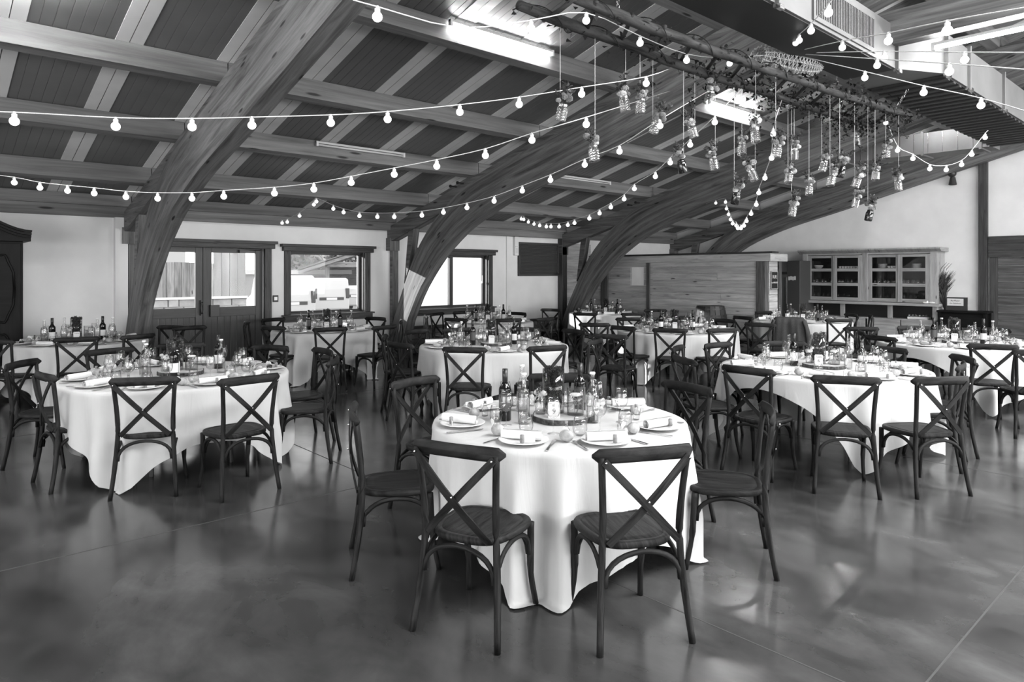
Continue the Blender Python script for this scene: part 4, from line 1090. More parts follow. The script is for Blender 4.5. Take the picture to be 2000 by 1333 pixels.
def twig_mb(seed, h, r):
    rr = random.Random(seed); mb = MB()
    for i in range(5):
        a = rr.uniform(0, 6.28); b = rr.uniform(.3, .9)
        p = [(0.01 * math.cos(a), .01 * math.sin(a), .015), (r * .5 * math.cos(a), r * .5 * math.sin(a), h * .5), (r * b * math.cos(a + .4), r * b * math.sin(a + .4), h)]
        mb.sweep(p, .003, n=4)
        for k in range(10):
            t = rr.uniform(.3, 1); q = Vector(p[1]).lerp(Vector(p[2]), t); mb.ball(q + Vector([rr.uniform(-.008, .008) for _ in range(3)]), .005, 4, 3)
    return mb
ME_TWIG = mk('berry_twig', twig_mb(3, .1, .045), M_FLOWERD)
def cone_mb(c=(0, 0, 0), s=1.0, rot=None, mb=None, lite=False):
    mb = mb or MB(); M = rot or Matrix.Identity(3); C = Vector(c); n_ = 26 if lite else 60
    for i in range(n_):
        t = (i + .5) / n_; z = (-.032 + .064 * t); r = .022 * math.sin(PI * (t * .86 + .1)) ** .7
        a = i * 2.39996
        e = Vector((math.cos(a), math.sin(a), 0)); sd = Vector((-math.sin(a), math.cos(a), 0)); up_ = Vector((0, 0, 1))
        b_ = e * r * .5 + up_ * z; tip = e * (r + .006) + up_ * (z + .008); w_ = .008 if not lite else .011
        mb.add([M @ (p * s) + C for p in (b_, tip - sd * w_, tip + up_ * .004, tip + sd * w_)], [(0, 1, 2, 3)])
    mb.lathe([(0, -.034), (.012, -.028), (.016, 0), (.01, .028), (0, .032)], 8, C, M @ Matrix.Diagonal((s, s, s))); return mb
ME_CONE = mk('pine_cone', cone_mb(), M_CONE, False)
def cones_fill():
    rr = random.Random(8); mb = MB()
    for z in (.04, .085, .13, .175, .22, .262):
        for j in range(4):
            a = j * PI / 2 + z * 30 + rr.uniform(-.3, .3); rt = Matrix.Rotation(rr.uniform(0, 3), 3, 'X') @ Matrix.Rotation(rr.uniform(0, 3), 3, 'Z')
            cone_mb((.034 * math.cos(a), .034 * math.sin(a), z), .95, rt, mb, True)
    return mb
ME_CONES = mk('pine_cones', cones_fill(), M_CONE, False)
def bloom_mb(r=.03, n_=70, seed=1, flat=.8):
    rr = random.Random(seed); mb = MB(); mb.ball((0, 0, 0), r * .72, 8, 6, (1, 1, flat))
    for i in range(n_):
        t = (i + .5) / n_; zz = 1 - 1.75 * t; rad = math.sqrt(max(0, 1 - zz * zz)); a = i * 2.39996
        nrm = Vector((rad * math.cos(a), rad * math.sin(a), zz * flat)); nn = nrm.normalized()
        s1 = nn.cross(Vector((.3, .2, 1))).normalized(); s2 = nn.cross(s1); w_ = r * .3
        c = nrm * r * .7; o_ = nrm * r * rr.uniform(.95, 1.1)
        mb.add([c - s1 * w_ * .6, c + s1 * w_ * .6, o_ + s1 * w_ + s2 * w_ * .5, o_ + nn * .003 - s2 * w_ * .2, o_ - s1 * w_ + s2 * w_ * .5], [(0, 1, 2, 3, 4)])
    return mb
ME_BLOOM = {m: mk('flower', bloom_mb(.03, 60, i), mt, False) for i, (m, mt) in enumerate((('p', M_FLOWER), ('w', M_FLOWERW), ('d', M_FLOWERD)))}
def leaf_poly(mb, p, dirv, L, W, rr):
    d_ = Vector(dirv).normalized(); s_ = d_.cross(Vector((rr.uniform(-1, 1), rr.uniform(-1, 1), 1))).normalized(); u_ = d_.cross(s_)
    p = Vector(p)
    mb.add([p, p + d_ * L * .45 + s_ * W * .5 + u_ * L * .05, p + d_ * L, p + d_ * L * .45 - s_ * W * .5 + u_ * L * .05], [(0, 1, 2, 3)])
def foliage_mb(seed, R0=.05, H=.09, n_=90, L=.028):
    rr = random.Random(seed); mb = MB()
    for i in range(9):
        a = rr.uniform(0, 6.28); t = rr.uniform(.2, 1.0); tip = Vector((R0 * t * math.cos(a), R0 * t * math.sin(a), H * rr.uniform(.6, 1.3)))
        mb.sweep([(0, 0, -.04), tip * .5 + Vector((0, 0, .01)), tip], .002, n=3, cap=False)
        for k in range(n_ // 9):
            q = tip * rr.uniform(.45, 1.05); dv = (rr.uniform(-1, 1), rr.uniform(-1, 1), rr.uniform(-.2, 1)); leaf_poly(mb, q, dv, L * rr.uniform(.6, 1.1), L * .45, rr)
    return mb
ME_FOL = [mk('foliage', foliage_mb(s_), M_LEAF, False) for s_ in (1, 2, 3)]
mb = MB()
n_ = 40; ol = [(.19 * (1 + .03 * math.sin(3 * a) + .02 * math.sin(7 * a + 1)) * math.cos(a), .19 * (1 + .03 * math.sin(3 * a) + .02 * math.sin(7 * a + 1)) * math.sin(a)) for a in [2 * PI * i / n_ for i in range(n_)]]
mb.prism(ol, 0, .03); ME_BARKS = mk('bark_edge', mb, M_BARK, False)
mb = MB(); mb.prism([(x * .96, y * .96) for x, y in ol], .0295, .032); ME_SLICE = mk('cut_face', mb, M_SLICE, False)
mb = MB(); mb.prism([(-.035, 0), (.035, 0), (.037, .085), (.03, .098), (-.03, .098), (-.037, .085)], -.002, .002, 'y'); ME_TCARD = mk('card_plate', mb, M_CARD, False)
ME_TXT = text_mesh('Table', .026, M_INK, .0006); ME_T9 = text_mesh('9', .045, M_INK, .0006); ME_T6 = text_mesh('6', .045, M_INK, .0006)
mb = MB(); mb.lathe([(0, .001), (.02, .001), (.021, .045), (.01, .062), (.0095, .08), (.0085, .08), (.009, .062), (.0195, .044), (.019, .004), (0, .003)], 14); ME_GB = mk('small_bottle', mb, M_GLASS)
mb = MB(); mb.lathe([(0, .078), (.0085, .078), (.0095, .094), (0, .095)], 10); ME_GBC = mk('cork_stopper', mb, M_CORK)
mb = MB(); mb.prism([(-.018, 0), (0, -.026), (.018, 0), (.012, .02), (-.012, .02)], -.0008, .0008, 'y'); ME_TAG = mk('paper_tag', mb, M_CARD, False)

def single(name, me, label, cat, loc, rz, group, scale=None):
    o = put(name, me, None, loc, (0, 0, rz), scale); return tag(o, label, cat, group)
def at(k, r_, f_, z=ZT):
    """point on table k, r_ to the right and f_ away from the photographer"""
    c = tc(k); v = Vector((c.x, c.y, 0)).normalized(); rt = Vector((v.y, -v.x, 0))
    p = c + rt * r_ + v * f_; return (p.x, p.y, z)
def vang(k):
    c = tc(k); return math.atan2(c.y, c.x)
def wine(k, r_, f_, where, lab=ME_WL):
    t = thing('wine_bottle', 'dark corked wine bottle %s on %s' % (where, TB[k][3]), 'bottle', at(k, r_, f_), vang(k) - PI / 2, 'wine bottles on the tables')
    put('bottle_body', ME_WB, t); put('capsule', ME_WC, t); put('paper_label', lab, t)
def water(k, r_, f_, where):
    t = thing('water_bottle', 'clear glass water bottle %s on %s' % (where, TB[k][3]), 'bottle', at(k, r_, f_), R.uniform(0, 6), 'clear water bottles on the tables')
    put('bottle_body', ME_CB, t); put('water', ME_CBW, t)
    if R.random() < .6: put('stopper', ME_CBC, t)
def bouquet(parent, z, s, rr, nfl=4, kinds='ppwd'):
    put('foliage', ME_FOL[rr.randrange(3)], parent, (0, 0, z), (0, 0, rr.uniform(0, 6)), s)['kind'] = 'stuff'
    for i in range(nfl):
        a = i * 2.4 + rr.uniform(-.4, .4); q = rr.uniform(.012, .04) * s
        put('flower', ME_BLOOM[rr.choice(kinds)], parent, (q * math.cos(a), q * math.sin(a), z + s * rr.uniform(.035, .085)), (rr.uniform(-.5, .5), rr.uniform(-.5, .5), rr.uniform(0, 6)), s * rr.uniform(.65, 1.05))
mb = MB(); mb.lathe([(0, .002), (.03, .002), (.032, .05), (.024, .075), (.026, .095), (.025, .095), (.023, .075), (.0305, .05), (.0285, .006), (0, .006)], 18); ME_FV = mk('vase_glass', mb, M_GLASS)
def centre(k, seed, flip=1):
    rr = random.Random(seed); ph_ = TB[k][3]; va = vang(k) - PI / 2
    t = thing('wood_slice', 'round bark-edged wood slice tray in the middle of %s' % ph_, 'tray', at(k, .02, .02), rr.uniform(0, 6), 'wood slice trays'); put('bark_edge', ME_BARKS, t); put('cut_face', ME_SLICE, t)
    zs = ZT + .032
    t = thing('pine_cone_vase', 'tall glass cylinder filled with dark pine cones on %s' % ph_, 'vase', at(k, -.035 * flip, .07, zs), rr.uniform(0, 6), 'tall pine cone vases'); put('glass_cylinder', ME_TV, t)
    if k == 'T1':
        for z in (.04, .078, .116, .154, .192, .23, .262):
            for j in range(4):
                a = j * PI / 2 + z * 30; put('pine_cone', ME_CONE, t, (.036 * math.cos(a), .036 * math.sin(a), z), (rr.uniform(0, 3), rr.uniform(0, 3), 0), rr.uniform(.85, 1.0))
    else: put('pine_cones', ME_CONES, t)['kind'] = 'stuff'
    t = thing('candle_vase', 'short glass cylinder with water, twigs and floating candle on %s' % ph_, 'vase', at(k, .10 * flip, .0, zs), rr.uniform(0, 6), 'short floating candle vases'); put('glass_cylinder', ME_SV, t); put('water', ME_SVW, t); put('floating_candle', ME_CANDLE, t); put('berry_twig', ME_TWIG, t)
    t = thing('flower_vase', 'small glass vase of white roses on %s' % ph_, 'flower vase', at(k, -.115 * flip, .0, zs), 0, 'small flower vases'); put('vase_glass', ME_FV, t); bouquet(t, .09, .72, rr, 6, 'wwwp')
    t = thing('table_card', 'small rounded table card reading Table%s' % (' 9 on the nearest table' if k == 'T1' else ' 6' if k == 'T6' else ', on %s' % ph_), 'table card', at(k, -.03 * flip, -.11, zs), va, 'table cards'); put('card_plate', ME_TCARD, t)
    put('lettering', ME_TXT, t, (0, -.0026, .078), (PI / 2, 0, 0))
    if k == 'T1': put('number', ME_T9, t, (0, -.0026, .04), (PI / 2, 0, 0))
    if k == 'T6': put('number', ME_T6, t, (0, -.0026, .04), (PI / 2, 0, 0))
centre('T1', 1)
wine('T1', -.33, -.03, 'left of the wood slice'); wine('T1', .135, .27, 'behind the candle vase')
water('T1', -.21, -.12, 'in front of the roses'); water('T1', .20, -.06, 'right of the candle vase'); water('T1', -.24, .24, 'behind the roses')
LAY = {'T2': [('w', -.04, -.22), ('w', .33, .25), ('c', -.25, -.2), ('c', -.28, .1), ('c', .34, -.05)], 'T6': [('w', -.25, .02), ('w', .02, .28), ('c', -.3, .15), ('c', .22, -.02), ('c', .33, -.15)]}
GEN = [('w', -.27, .02), ('w', .27, .1), ('c', -.38, -.12), ('c', .38, -.05), ('c', .2, -.2), ('c', -.2, .25)]
WHERE = {}
def where(r_, f_):
    s = 'left' if r_ < -.12 else 'right' if r_ > .12 else 'midway'
    q = 'at the front' if f_ < -.08 else 'at the back' if f_ > .08 else 'beside the tray'
    return '%s, %s,' % (s, q)
for i, k in enumerate(TB):
    if k == 'T1': continue
    centre(k, 30 + i, 1 if i % 3 else -1)
    for (ty, r_, f_) in LAY.get(k, [(a, b + R.uniform(-.03, .03), c_ + R.uniform(-.03, .03)) for a, b, c_ in GEN]):
        (wine if ty == 'w' else water)(k, r_, f_, where(r_, f_)) if ty == 'c' else wine(k, r_, f_, where(r_, f_), ME_WL if R.random() < .6 else ME_WLW)

# ---- place settings
NPL = {'T1': 8, 'T2': 10, 'T3': 10, 'T6': 10, 'T7': 10, 'T9': 10, 'T10': 8, 'T0': 8, 'T4': 8, 'T5': 8, 'T8': 8}
OFFS = {'T1': 22.5, 'T2': 18, 'T6': 0}
CARD_W = {}
def setting(k, a, near, full):
    """a: direction from the table centre as seen by the photographer, 0 = towards him, positive to the right"""
    c = tc(k); r = TB[k][2]; ph_ = TB[k][3]
    v = Vector((c.x, c.y, 0)).normalized(); rt = Vector((v.y, -v.x, 0))
    o = (-v * math.cos(a) + rt * math.sin(a))          # outwards to the guest
    s = (Vector((-o.y, o.x, 0)))                        # guest's right-hand side when facing the centre: rotate
    s = -s
    if s.cross(-o).z < 0: pass
    gr = Vector((-o.x, -o.y, 0)); gright = Vector((gr.y, -gr.x, 0))   # guest looks along gr
    def P(out, side, z=ZT): p = c + o * out + gright * side; return (p.x, p.y, z)
    rz = math.atan2(gr.y, gr.x) - PI / 2
    sec = SECT[int(round(a / (PI / 6))) % 12]
    tx = 'at the %s place of %s' % (sec, ph_)
    single('plate', ME_PLATE, 'white dinner plate %s' % tx, 'plate', P(r - .165, 0), rz, 'dinner plates')
    nr = R.choice((.2, .9, -.6, 1.4, PI / 2)) + R.uniform(-.15, .15)
    t = thing('rolled_napkin', 'rolled white napkin on the plate %s' % tx, 'napkin', P(r - .165 + R.uniform(-.02, .02), R.uniform(-.02, .02), ZT + .0075), rz + nr, 'rolled napkins'); put('napkin_sheet', ME_NAP, t)
    sc_ = 1.0
    single('wine_glass', ME_WG, 'stemmed wine glass %s' % tx, 'glass', P(r - .40 + R.uniform(-.02, .02), .07 + R.uniform(-.02, .02)), 0, 'stemmed wine glasses')
    single('tumbler', ME_TUM, 'stemless water glass %s' % tx, 'glass', P(r - .36 + R.uniform(-.02, .02), -.05 + R.uniform(-.02, .02)), 0, 'stemless water glasses')
    single('bread_roll', ME_ROLLB, 'small crusty bread roll %s' % tx, 'bread roll', P(r - .27 + R.uniform(-.01, .02), -.185), R.uniform(0, 6), 'bread rolls', (1, 1, 1.05))
    if near:
        single('fork', ME_FORK, 'steel fork %s' % tx, 'fork', P(r - .15, -.155), rz + R.uniform(-.3, .1), 'steel forks')
        single('knife', ME_KNIFE, 'steel knife %s' % tx, 'knife', P(r - .15, .16), rz + R.uniform(-.1, .4), 'steel knives')
        t = thing('gift_bottle', 'tiny tagged gift bottle %s' % tx, 'gift bottle', P(r - .33, .185), rz, 'tiny gift bottles'); put('small_bottle', ME_GB, t); put('cork_stopper', ME_GBC, t); put('paper_tag', ME_TAG, t, (0, -.026, .05), (.2, .3, .4))
    if full:
        t = thing('name_card_holder', 'cork name card holder %s' % tx, 'name card', P(r - .095, .02, ZT + .014), rz + R.uniform(-.4, .4), 'cork name card holders'); put('cork', ME_CORK, t); put('name_card', ME_NAME, t, (.04, 0, .006))
ATT1 = [-.32, .42, -1.25, -2.15, 2.3, 1.25, 3.14]
for k in TB:
    d = TB[k][1]
    if k == 'T1': A = ATT1
    else: A = [2 * PI * i / NPL[k] + math.radians(OFFS.get(k, 10)) for i in range(NPL[k])]
    for a in A: setting(k, a, d < 9.1, d < 7)

# dresser contents
for (z, lab, me, cat, gp, nn, sc_) in ((1.0, 'small stemmed glass on the bottom shelf inside the dresser', ME_WG, 'glass', 'glasses on the bottom dresser shelf', 22, .8), (1.386, 'upright tumbler on the middle shelf inside the dresser', ME_TUM, 'glass', 'glasses on the middle dresser shelf', 26, 1.3)):
    for i in range(nn):
        y = DY0 + .22 + (DY1 - DY0 - .42) * i / (nn - 1)
        q_ = ('fourth', 'third', 'second', 'leftmost')[min(3, int((y - DY0) / (DY1 - DY0) * 4))]
        single('stored_glass', me, lab.replace('inside the dresser', 'behind the %s dresser door' % q_), cat, (DX + .12 + .06 * (i % 2), y, z), 0, '%s, %s door' % (gp, q_), sc_)
mb = MB()
for i in range(6): mb.lathe([(0, i * .02), (.05, i * .02), (.1, i * .02 + .015), (.1, i * .02 + .018), (0, i * .02 + .008)], 20)
ME_STACK = mk('plate_stack', mb, M_CHINA)
for i, (y, lb) in enumerate(((5.95, 'second glazed door from the right'), (5.25, 'rightmost glazed door'))): single('plate_stack', ME_STACK, 'stack of white plates on the top shelf behind the %s' % lb, 'plates', (DX + .2, y, 1.744), 0, 'plate stacks in the dresser')
mb = MB(); mb.lathe([(0, .002), (.022, .002), (.034, .07), (.032, .07), (.02, .006), (0, .006)], 14); mb.sweep([(.03, 0, .055), (.05, 0, .05), (.045, 0, .02), (.026, 0, .018)], .006, n=5); ME_CUP = mk('cup', mb, M_CHINA)
for i in range(8): single('cup', ME_CUP, 'white cup on the top shelf behind the third glazed door', 'cup', (DX + .12, 6.42 + i * .065, 1.744), PI / 2, 'cups in the dresser')
for i in range(4): single('cup', ME_CUP, 'white cup beside the plate stack on the top shelf', 'cup', (DX + .1, 5.62 + i * .055, 1.744), PI / 2, 'cups beside the plates')
mb = MB(); mb.lathe([(0, .002), (.05, .004), (.1, .06), (.11, .1), (.105, .1), (.095, .062), (.045, .012), (0, .01)], 22); ME_BOWL = mk('glass_bowl', mb, M_CHINA)
single('glass_bowl', ME_BOWL, 'pale bowl on the top shelf behind the leftmost glazed door', 'bowl', (DX + .2, 7.42, 1.744), 0, None)
single('glass_jar', ME_SV, 'glass jar on the top shelf behind the leftmost glazed door', 'jar', (DX + .2, 7.15, 1.744), 0, None)
mb = MB(); mb.box2((-.12, -.2, 0), (.12, .2, .05)); t = thing('cup_tray', 'pale tray of small glasses in the open niche of the dresser', 'tray', (DX + .2, 5.2, .632)); obj('tray_base', mb, M_CARD, t, bevel=.005)
for i in range(6): put('small_glass', ME_TUM, t, (-.08, -.17 + i * .068, .05), None, .6)
t = thing('wicker_shoes', 'small pale ornament on the right end of the dresser counter', 'ornament', (DX - .03, 4.95, .99)); mb = MB(); mb.ball((0, .05, .02), .05, 10, 6, (.6, 1.3, .4)); mb.ball((0, -.07, .02), .05, 10, 6, (.6, 1.3, .4)); mb.ball((0, .02, .045), .02, 8, 6); obj('ornament_body', mb, M_CHINA, t, smooth=True)

# ================================================================== LADDER WITH IVY, HANGING JARS
ZL = 3.43
LA = [atD(1010, 10, 4.5), atD(1700, 246, 0)]
xa, ya = onZ(1012, 12, ZL); xb, yb = onZ(1702, 246, ZL)
ra, rb_ = onZ(1120, -2, ZL + .04), onZ(1778, 227, ZL + .04)
def pole(p, q, n_=14, w0=.085, w1=.07, seed=1):
    rr = random.Random(seed); mb = MB(); pts = []; W = []
    for i in range(n_ + 1):
        t = i / n_; v = Vector(p).lerp(Vector(q), t) + Vector((0, rr.uniform(-.006, .006), rr.uniform(-.008, .008) - .03 * math.sin(PI * t)))
        pts.append(v); W.append((w0 + (w1 - w0) * t) * rr.uniform(.93, 1.05))
    W[0] *= .75; W[-1] *= .6
    mb.sweep(pts, W, n=12); return mb, pts
PL0, PL1 = (xa, ya, ZL), (xb, yb, ZL)
PR0, PR1 = (ra[0], ra[1], ZL + .04), (rb_[0], rb_[1], ZL + .04)
ld = thing('old_ladder', 'old wooden ladder hung flat by chains under the roof, wound with ivy', 'ladder', ((xa + xb) / 2, (ya + yb) / 2, ZL))
LO = -Vector(((xa + xb) / 2, (ya + yb) / 2, ZL))
def LP(n, mb, m=M_LOG, sm=True):
    q = obj(n, mb, m, ld, smooth=sm); q.location = LO; return q
mb, pl = pole(PL0, PL1, seed=1); LP('side_pole', mb)
mb, pr_ = pole(PR0, PR1, seed=2); LP('side_pole', mb)
NR = 15
for i in range(NR):
    t = .03 + .94 * i / (NR - 1)
    a = Vector(PL0).lerp(Vector(PL1), t + .02); b = Vector(PR0).lerp(Vector(PR1), max(0, t - .06))
    mb = MB(); d_ = (b - a).normalized(); mb.sweep([a - d_ * .06, a.lerp(b, .5) + Vector((0, 0, -.01)), b + d_ * .06], .034, n=8); LP('rung', mb)
# ivy
mb = MB(); ri = random.Random(9)
def ivy_leaf(p, s):
    d_ = Vector((ri.uniform(-1, 1), ri.uniform(-1, 1), ri.uniform(-1, .2))).normalized(); s1 = d_.cross(Vector((ri.uniform(-1, 1), ri.uniform(-1, 1), ri.uniform(-1, 1)))).normalized()
    p = Vector(p); pts = [p, p + d_ * .1 * s + s1 * .55 * s, p + d_ * .45 * s + s1 * .3 * s, p + d_ * 1.05 * s, p + d_ * .45 * s - s1 * .3 * s, p + d_ * .1 * s - s1 * .55 * s]
    mb.add(pts, [(0, 1, 2, 3), (0, 3, 4, 5)])
def density(t): return .12 + .9 * max(0, (t - .2) / .8)
for (A_, B_, amt) in ((PL0, PL1, 1.15), (PR0, PR1, .7)):
    A_, B_ = Vector(A_), Vector(B_)
    stem = []
    for i in range(160):
        t = i / 159; stem.append(A_.lerp(B_, t) + Vector((0, .055 * math.cos(t * 60), .055 * math.sin(t * 60) - .01)))
    mb.sweep(stem, .008, n=4, cap=False)
    for i in range(int(1500 * amt)):
        t = ri.random()
        if ri.random() > density(t): continue
        c = A_.lerp(B_, t); spread = .05 + .16 * t * ri.random()
        ivy_leaf(c + Vector((ri.uniform(-.06, .06), ri.gauss(0, spread * .7), ri.gauss(-.02, spread * .55))), ri.uniform(.025, .045))
for i in range(16):      # hanging tendrils
    t = ri.uniform(.25, .98); c = Vector(PL0).lerp(Vector(PL1), t) if i % 3 else Vector(PR0).lerp(Vector(PR1), t)
    ln = ri.uniform(.25, .75) * (1 if t > .5 else .5); pts = [c + Vector((.03 * math.sin(q * 2 + i), .03 * math.cos(q * 2.3 + i), -ln * q / 8)) for q in range(9)]
    mb.sweep(pts, .004, n=3, cap=False)
    for q in pts:
        for _ in range(3): ivy_leaf(q + Vector((ri.uniform(-.02, .02), ri.uniform(-.02, .02), ri.uniform(-.03, .03))), ri.uniform(.02, .035))
iv = tag(obj('ivy_vine', mb, M_IVY), 'dark trailing ivy wound along the hanging ladder', 'ivy', kind='stuff')
# chains
lk = MB(); lk.sweep([(.012 * math.cos(a), 0, .024 * math.sin(a)) for a in [2 * PI * i / 12 for i in range(13)]], .006, n=5, up=(0, 1, 0), cap=False); ME_LINK = mk('link', lk, M_METAL)
def chain(p, q, label):
    p, q = Vector(p), Vector(q); L = (q - p).length; n_ = int(L / .036)
    t = thing('hanging_chain', label, 'chain', p, 0, 'steel chains')
    d_ = (q - p).normalized(); qt = d_.to_track_quat('Z', 'Y')
    for i in range(n_):
        e = (qt @ Matrix.Rotation(PI / 2 * (i % 2), 3, 'Z').to_quaternion()).to_euler()
        put('link', ME_LINK, t, d_ * (i + .5) * L / n_, e)
c1 = Vector(PR0).lerp(Vector(PR1), .08); chain(c1 + Vector((0, 0, .04)), (c1.x + .02, c1.y, 4.6), 'steel chain holding the near end of the ladder, top centre')
c2 = Vector(PR0).lerp(Vector(PR1), .93); chain(c2 + Vector((0, 0, .04)), (c2.x - .1, c2.y - .45, 4.15), 'long steel chain at the far right end of the ladder')
c3 = Vector(PL0).lerp(Vector(PL1), .86); chain(c3 + Vector((0, 0, .04)), (c3.x, c3.y + .1, 4.1), 'short steel chain holding the far left end of the ladder')

# jars
def jar_prof(): return [(0, .002), (.034, .002), (.038, .008), (.038, .088), (.033, .098), (.030, .104), (.032, .118), (.0305, .118), (.0285, .104), (.0365, .086), (.0365, .01), (0, .008)]
def jar_mb():
    """pressed glass: the wall is covered by small diamonds"""
    mb = MB(); N = 20; rows = 9; vs = []
    for j in range(rows + 1):
        z = .006 + .088 * j / rows
        for i in range(N):
            a = 2 * PI * (i + .5 * (j % 2)) / N; r = .038 + (.0022 if (i + j) % 2 else -.0012)
            vs.append((r * math.cos(a), r * math.sin(a), z))
    fs = []
    for j in range(rows):
        for i in range(N):
            k2 = (i + 1) % N; a_, b_, c_, d_ = j * N + i, j * N + k2, (j + 1) * N + k2, (j + 1) * N + i
            fs += [(a_, b_, c_), (a_, c_, d_)]
    mb.add(vs, fs); mb.lathe([(.0375, .094), (.031, .102), (.030, .106), (.033, .108), (.033, .12), (.031, .12)], N); mb.lathe([(0, .004), (.0375, .006)], N); return mb
M_JAR = glass('pressed_glass', 0.93, 0.5, 4.0, 0.2)
ME_JAR = mk('jar_glass', jar_mb(), M_JAR, False)
mb = MB(); mb.lathe(jar_prof(), 20); ME_JARD = mk('jar_glass', mb, plain('dark_painted_glass', .008, .1, .7))
mb = MB(); mb.lathe([(0, .01), (.0345, .01), (.0345, .06), (0, .06)], 14); ME_JW = mk('water', mb, M_WATER)
JARS = [(1094, 221, 1, 0), (1222, 204, 1, 0), (1250, 209, 1, 0), (1162, 301, 1, 0), (1275, 247, 1, 0), (1357, 257, 1, 0), (1382, 192, 1, 0), (1335, 325, 1, 1), (1397, 320, 1, 0), (1449, 291, 1, 0), (1476, 265, 0, 0),
        (1515, 296, 0, 0), (1551, 302, 1, 0), (1475, 342, 1, 0), (1539, 346, 1, 0), (1434, 387, 1, 1), (1546, 411, 1, 0), (1580, 371, 1, 0), (1605, 325, 1, 0), (1621, 352, 0, 0), (1640, 336, 0, 1), (1669, 355, 0, 0), (1709, 342, 0, 0), (1730, 300, 0, 0), (1755, 362, 0, 0), (1669, 395, 1, 0), (1695, 421, 0, 1), (1675, 275, 1, 0)]
WORDS = {0: 'first hanging jar at the left, alone', 1: 'left jar of the close pair near the second arch', 2: 'right jar of the close pair near the second arch', 3: 'hanging jar with a big pale bouquet before the second arch',
         4: 'hanging jar just right of the second arch', 5: 'hanging jar above the dark jar, left', 6: 'hanging jar highest near the lit tube', 7: 'dark glass jar with a big round bloom, left', 8: 'hanging jar right of the left dark jar',
         9: 'hanging jar left below the end of the lit tube', 10: 'hanging jar at the end of the lit tube', 11: 'tilted hanging jar beside the steep bulb string', 12: 'hanging jar right of the steep bulb string', 13: 'hanging jar with dark foliage before the third arch',
         14: 'tilted hanging jar under the third arch', 15: 'dark glass jar low before the third arch', 16: 'lowest clear jar at the middle, over the fourth arch', 17: 'hanging jar lit against the white facet', 18: 'uppermost of the three crowded jars',
         19: 'lower jar of the three crowded ones', 20: 'small dark jar with a white bloom above the fourth arch', 21: 'hanging jar leaning right below the small dark jar', 22: 'hanging jar before the end of the branch duct', 23: 'upper right jar before the branch duct',
         24: 'rightmost hanging jar, alone before the fourth arch', 25: 'sparkling jar hanging across the fourth arch edge', 26: 'dark jar hanging lowest against the white wall', 27: 'high hanging jar beside the ladder end'}
rj = random.Random(21); strings_mb = None
for i, (px, py, left, dark) in enumerate(JARS):
    A_, B_ = (PL0, PL1) if left else (PR0, PR1)
    # where the line of sight meets the vertical plane through that pole
    k_ = (px - 1000) / F; dv = Vector((CC + SS * k_, SS - CC * k_)); p0 = Vector(A_[:2]); e = Vector(B_[:2]) - p0
    den = dv.x * e.y - dv.y * e.x; dd = (p0.x * e.y - p0.y * e.x) / den
    loc = atD(px, py, dd)
    til = Vector((rj.uniform(-.3, .3), rj.uniform(-.3, .3), 1)); 
    t = thing('hanging_jar', WORDS[i] if 'glass' in WORDS[i] or 'hanging' in WORDS[i] or True else '', 'hanging jar', loc, rj.uniform(0, 6), 'flower jars hung from the ladder')
    t['label'] = WORDS[i] + (', pale flowers' if len((WORDS[i] + ', pale flowers').split()) <= 16 else '')
    body = put('jar_glass', ME_JARD if dark else ME_JAR, t, (0, 0, -.06), (til.x, til.y, 0))
    if not dark: put('water', ME_JW, body)
    hold = put('foliage', ME_FOL[rj.randrange(3)], body, (0, 0, .12), (0, 0, rj.uniform(0, 6)), 1.4); hold['kind'] = 'stuff'
    for q in range(8):
        a = q * 1.9 + rj.uniform(-.3, .3); rr_ = rj.uniform(.015, .045)
        put('flower', ME_BLOOM[rj.choice('ppwd')], body, (rr_ * math.cos(a), rr_ * math.sin(a), .13 + rj.uniform(0, .075)), (rj.uniform(-.5, .5), rj.uniform(-.5, .5), 0), rj.uniform(.5, .95))
    mb = MB(); top = ZL - loc.z; mb.sweep([(0, 0, .05), (0, 0, max(.1, top))], .0035, n=4); s_ = obj('hanging_string', mb, M_STRING, t)

# wicker basket above the ladder
bc = atD(1540, 120, 6.6)
wk = thing('wicker_basket', 'long pale wicker basket lying above the ladder where the bulb strings meet', 'basket', bc, math.radians(-14))
def br_prof(t): return .2 * math.sin(PI * min(1, .12 + t * .8)) ** .8
stk = MB()
for i in range(14):
    a = 2 * PI * i / 14; stk.sweep([(-.42 + .84 * t, br_prof(t) * math.cos(a), .75 * br_prof(t) * math.sin(a)) for t in [j / 10 for j in range(11)]], .012, n=5)
obj('stakes', stk, M_WICKER, wk)
wv = MB()
for j in range(36):
    t = (j + .5) / 36; x = -.42 + .84 * t; pts = []
    for i in range(29):
        a = 2 * PI * i / 28; r = br_prof(t) + .009 * (1 if (i + j) % 2 else -1); pts.append((x, r * math.cos(a), .75 * r * math.sin(a)))
    wv.sweep(pts, .013, n=5, up=(1, 0, 0), cap=False)
obj('woven_rods', wv, M_WICKER, wk)['kind'] = 'stuff'
mb = MB(); mb.sweep([(.2, 0, .12), (.22, 0, 1.0)], .006, n=4); mb.sweep([(-.2, 0, .12), (-.22, 0, 1.0)], .006, n=4); obj('hanging_cord', mb, M_STRING, wk)

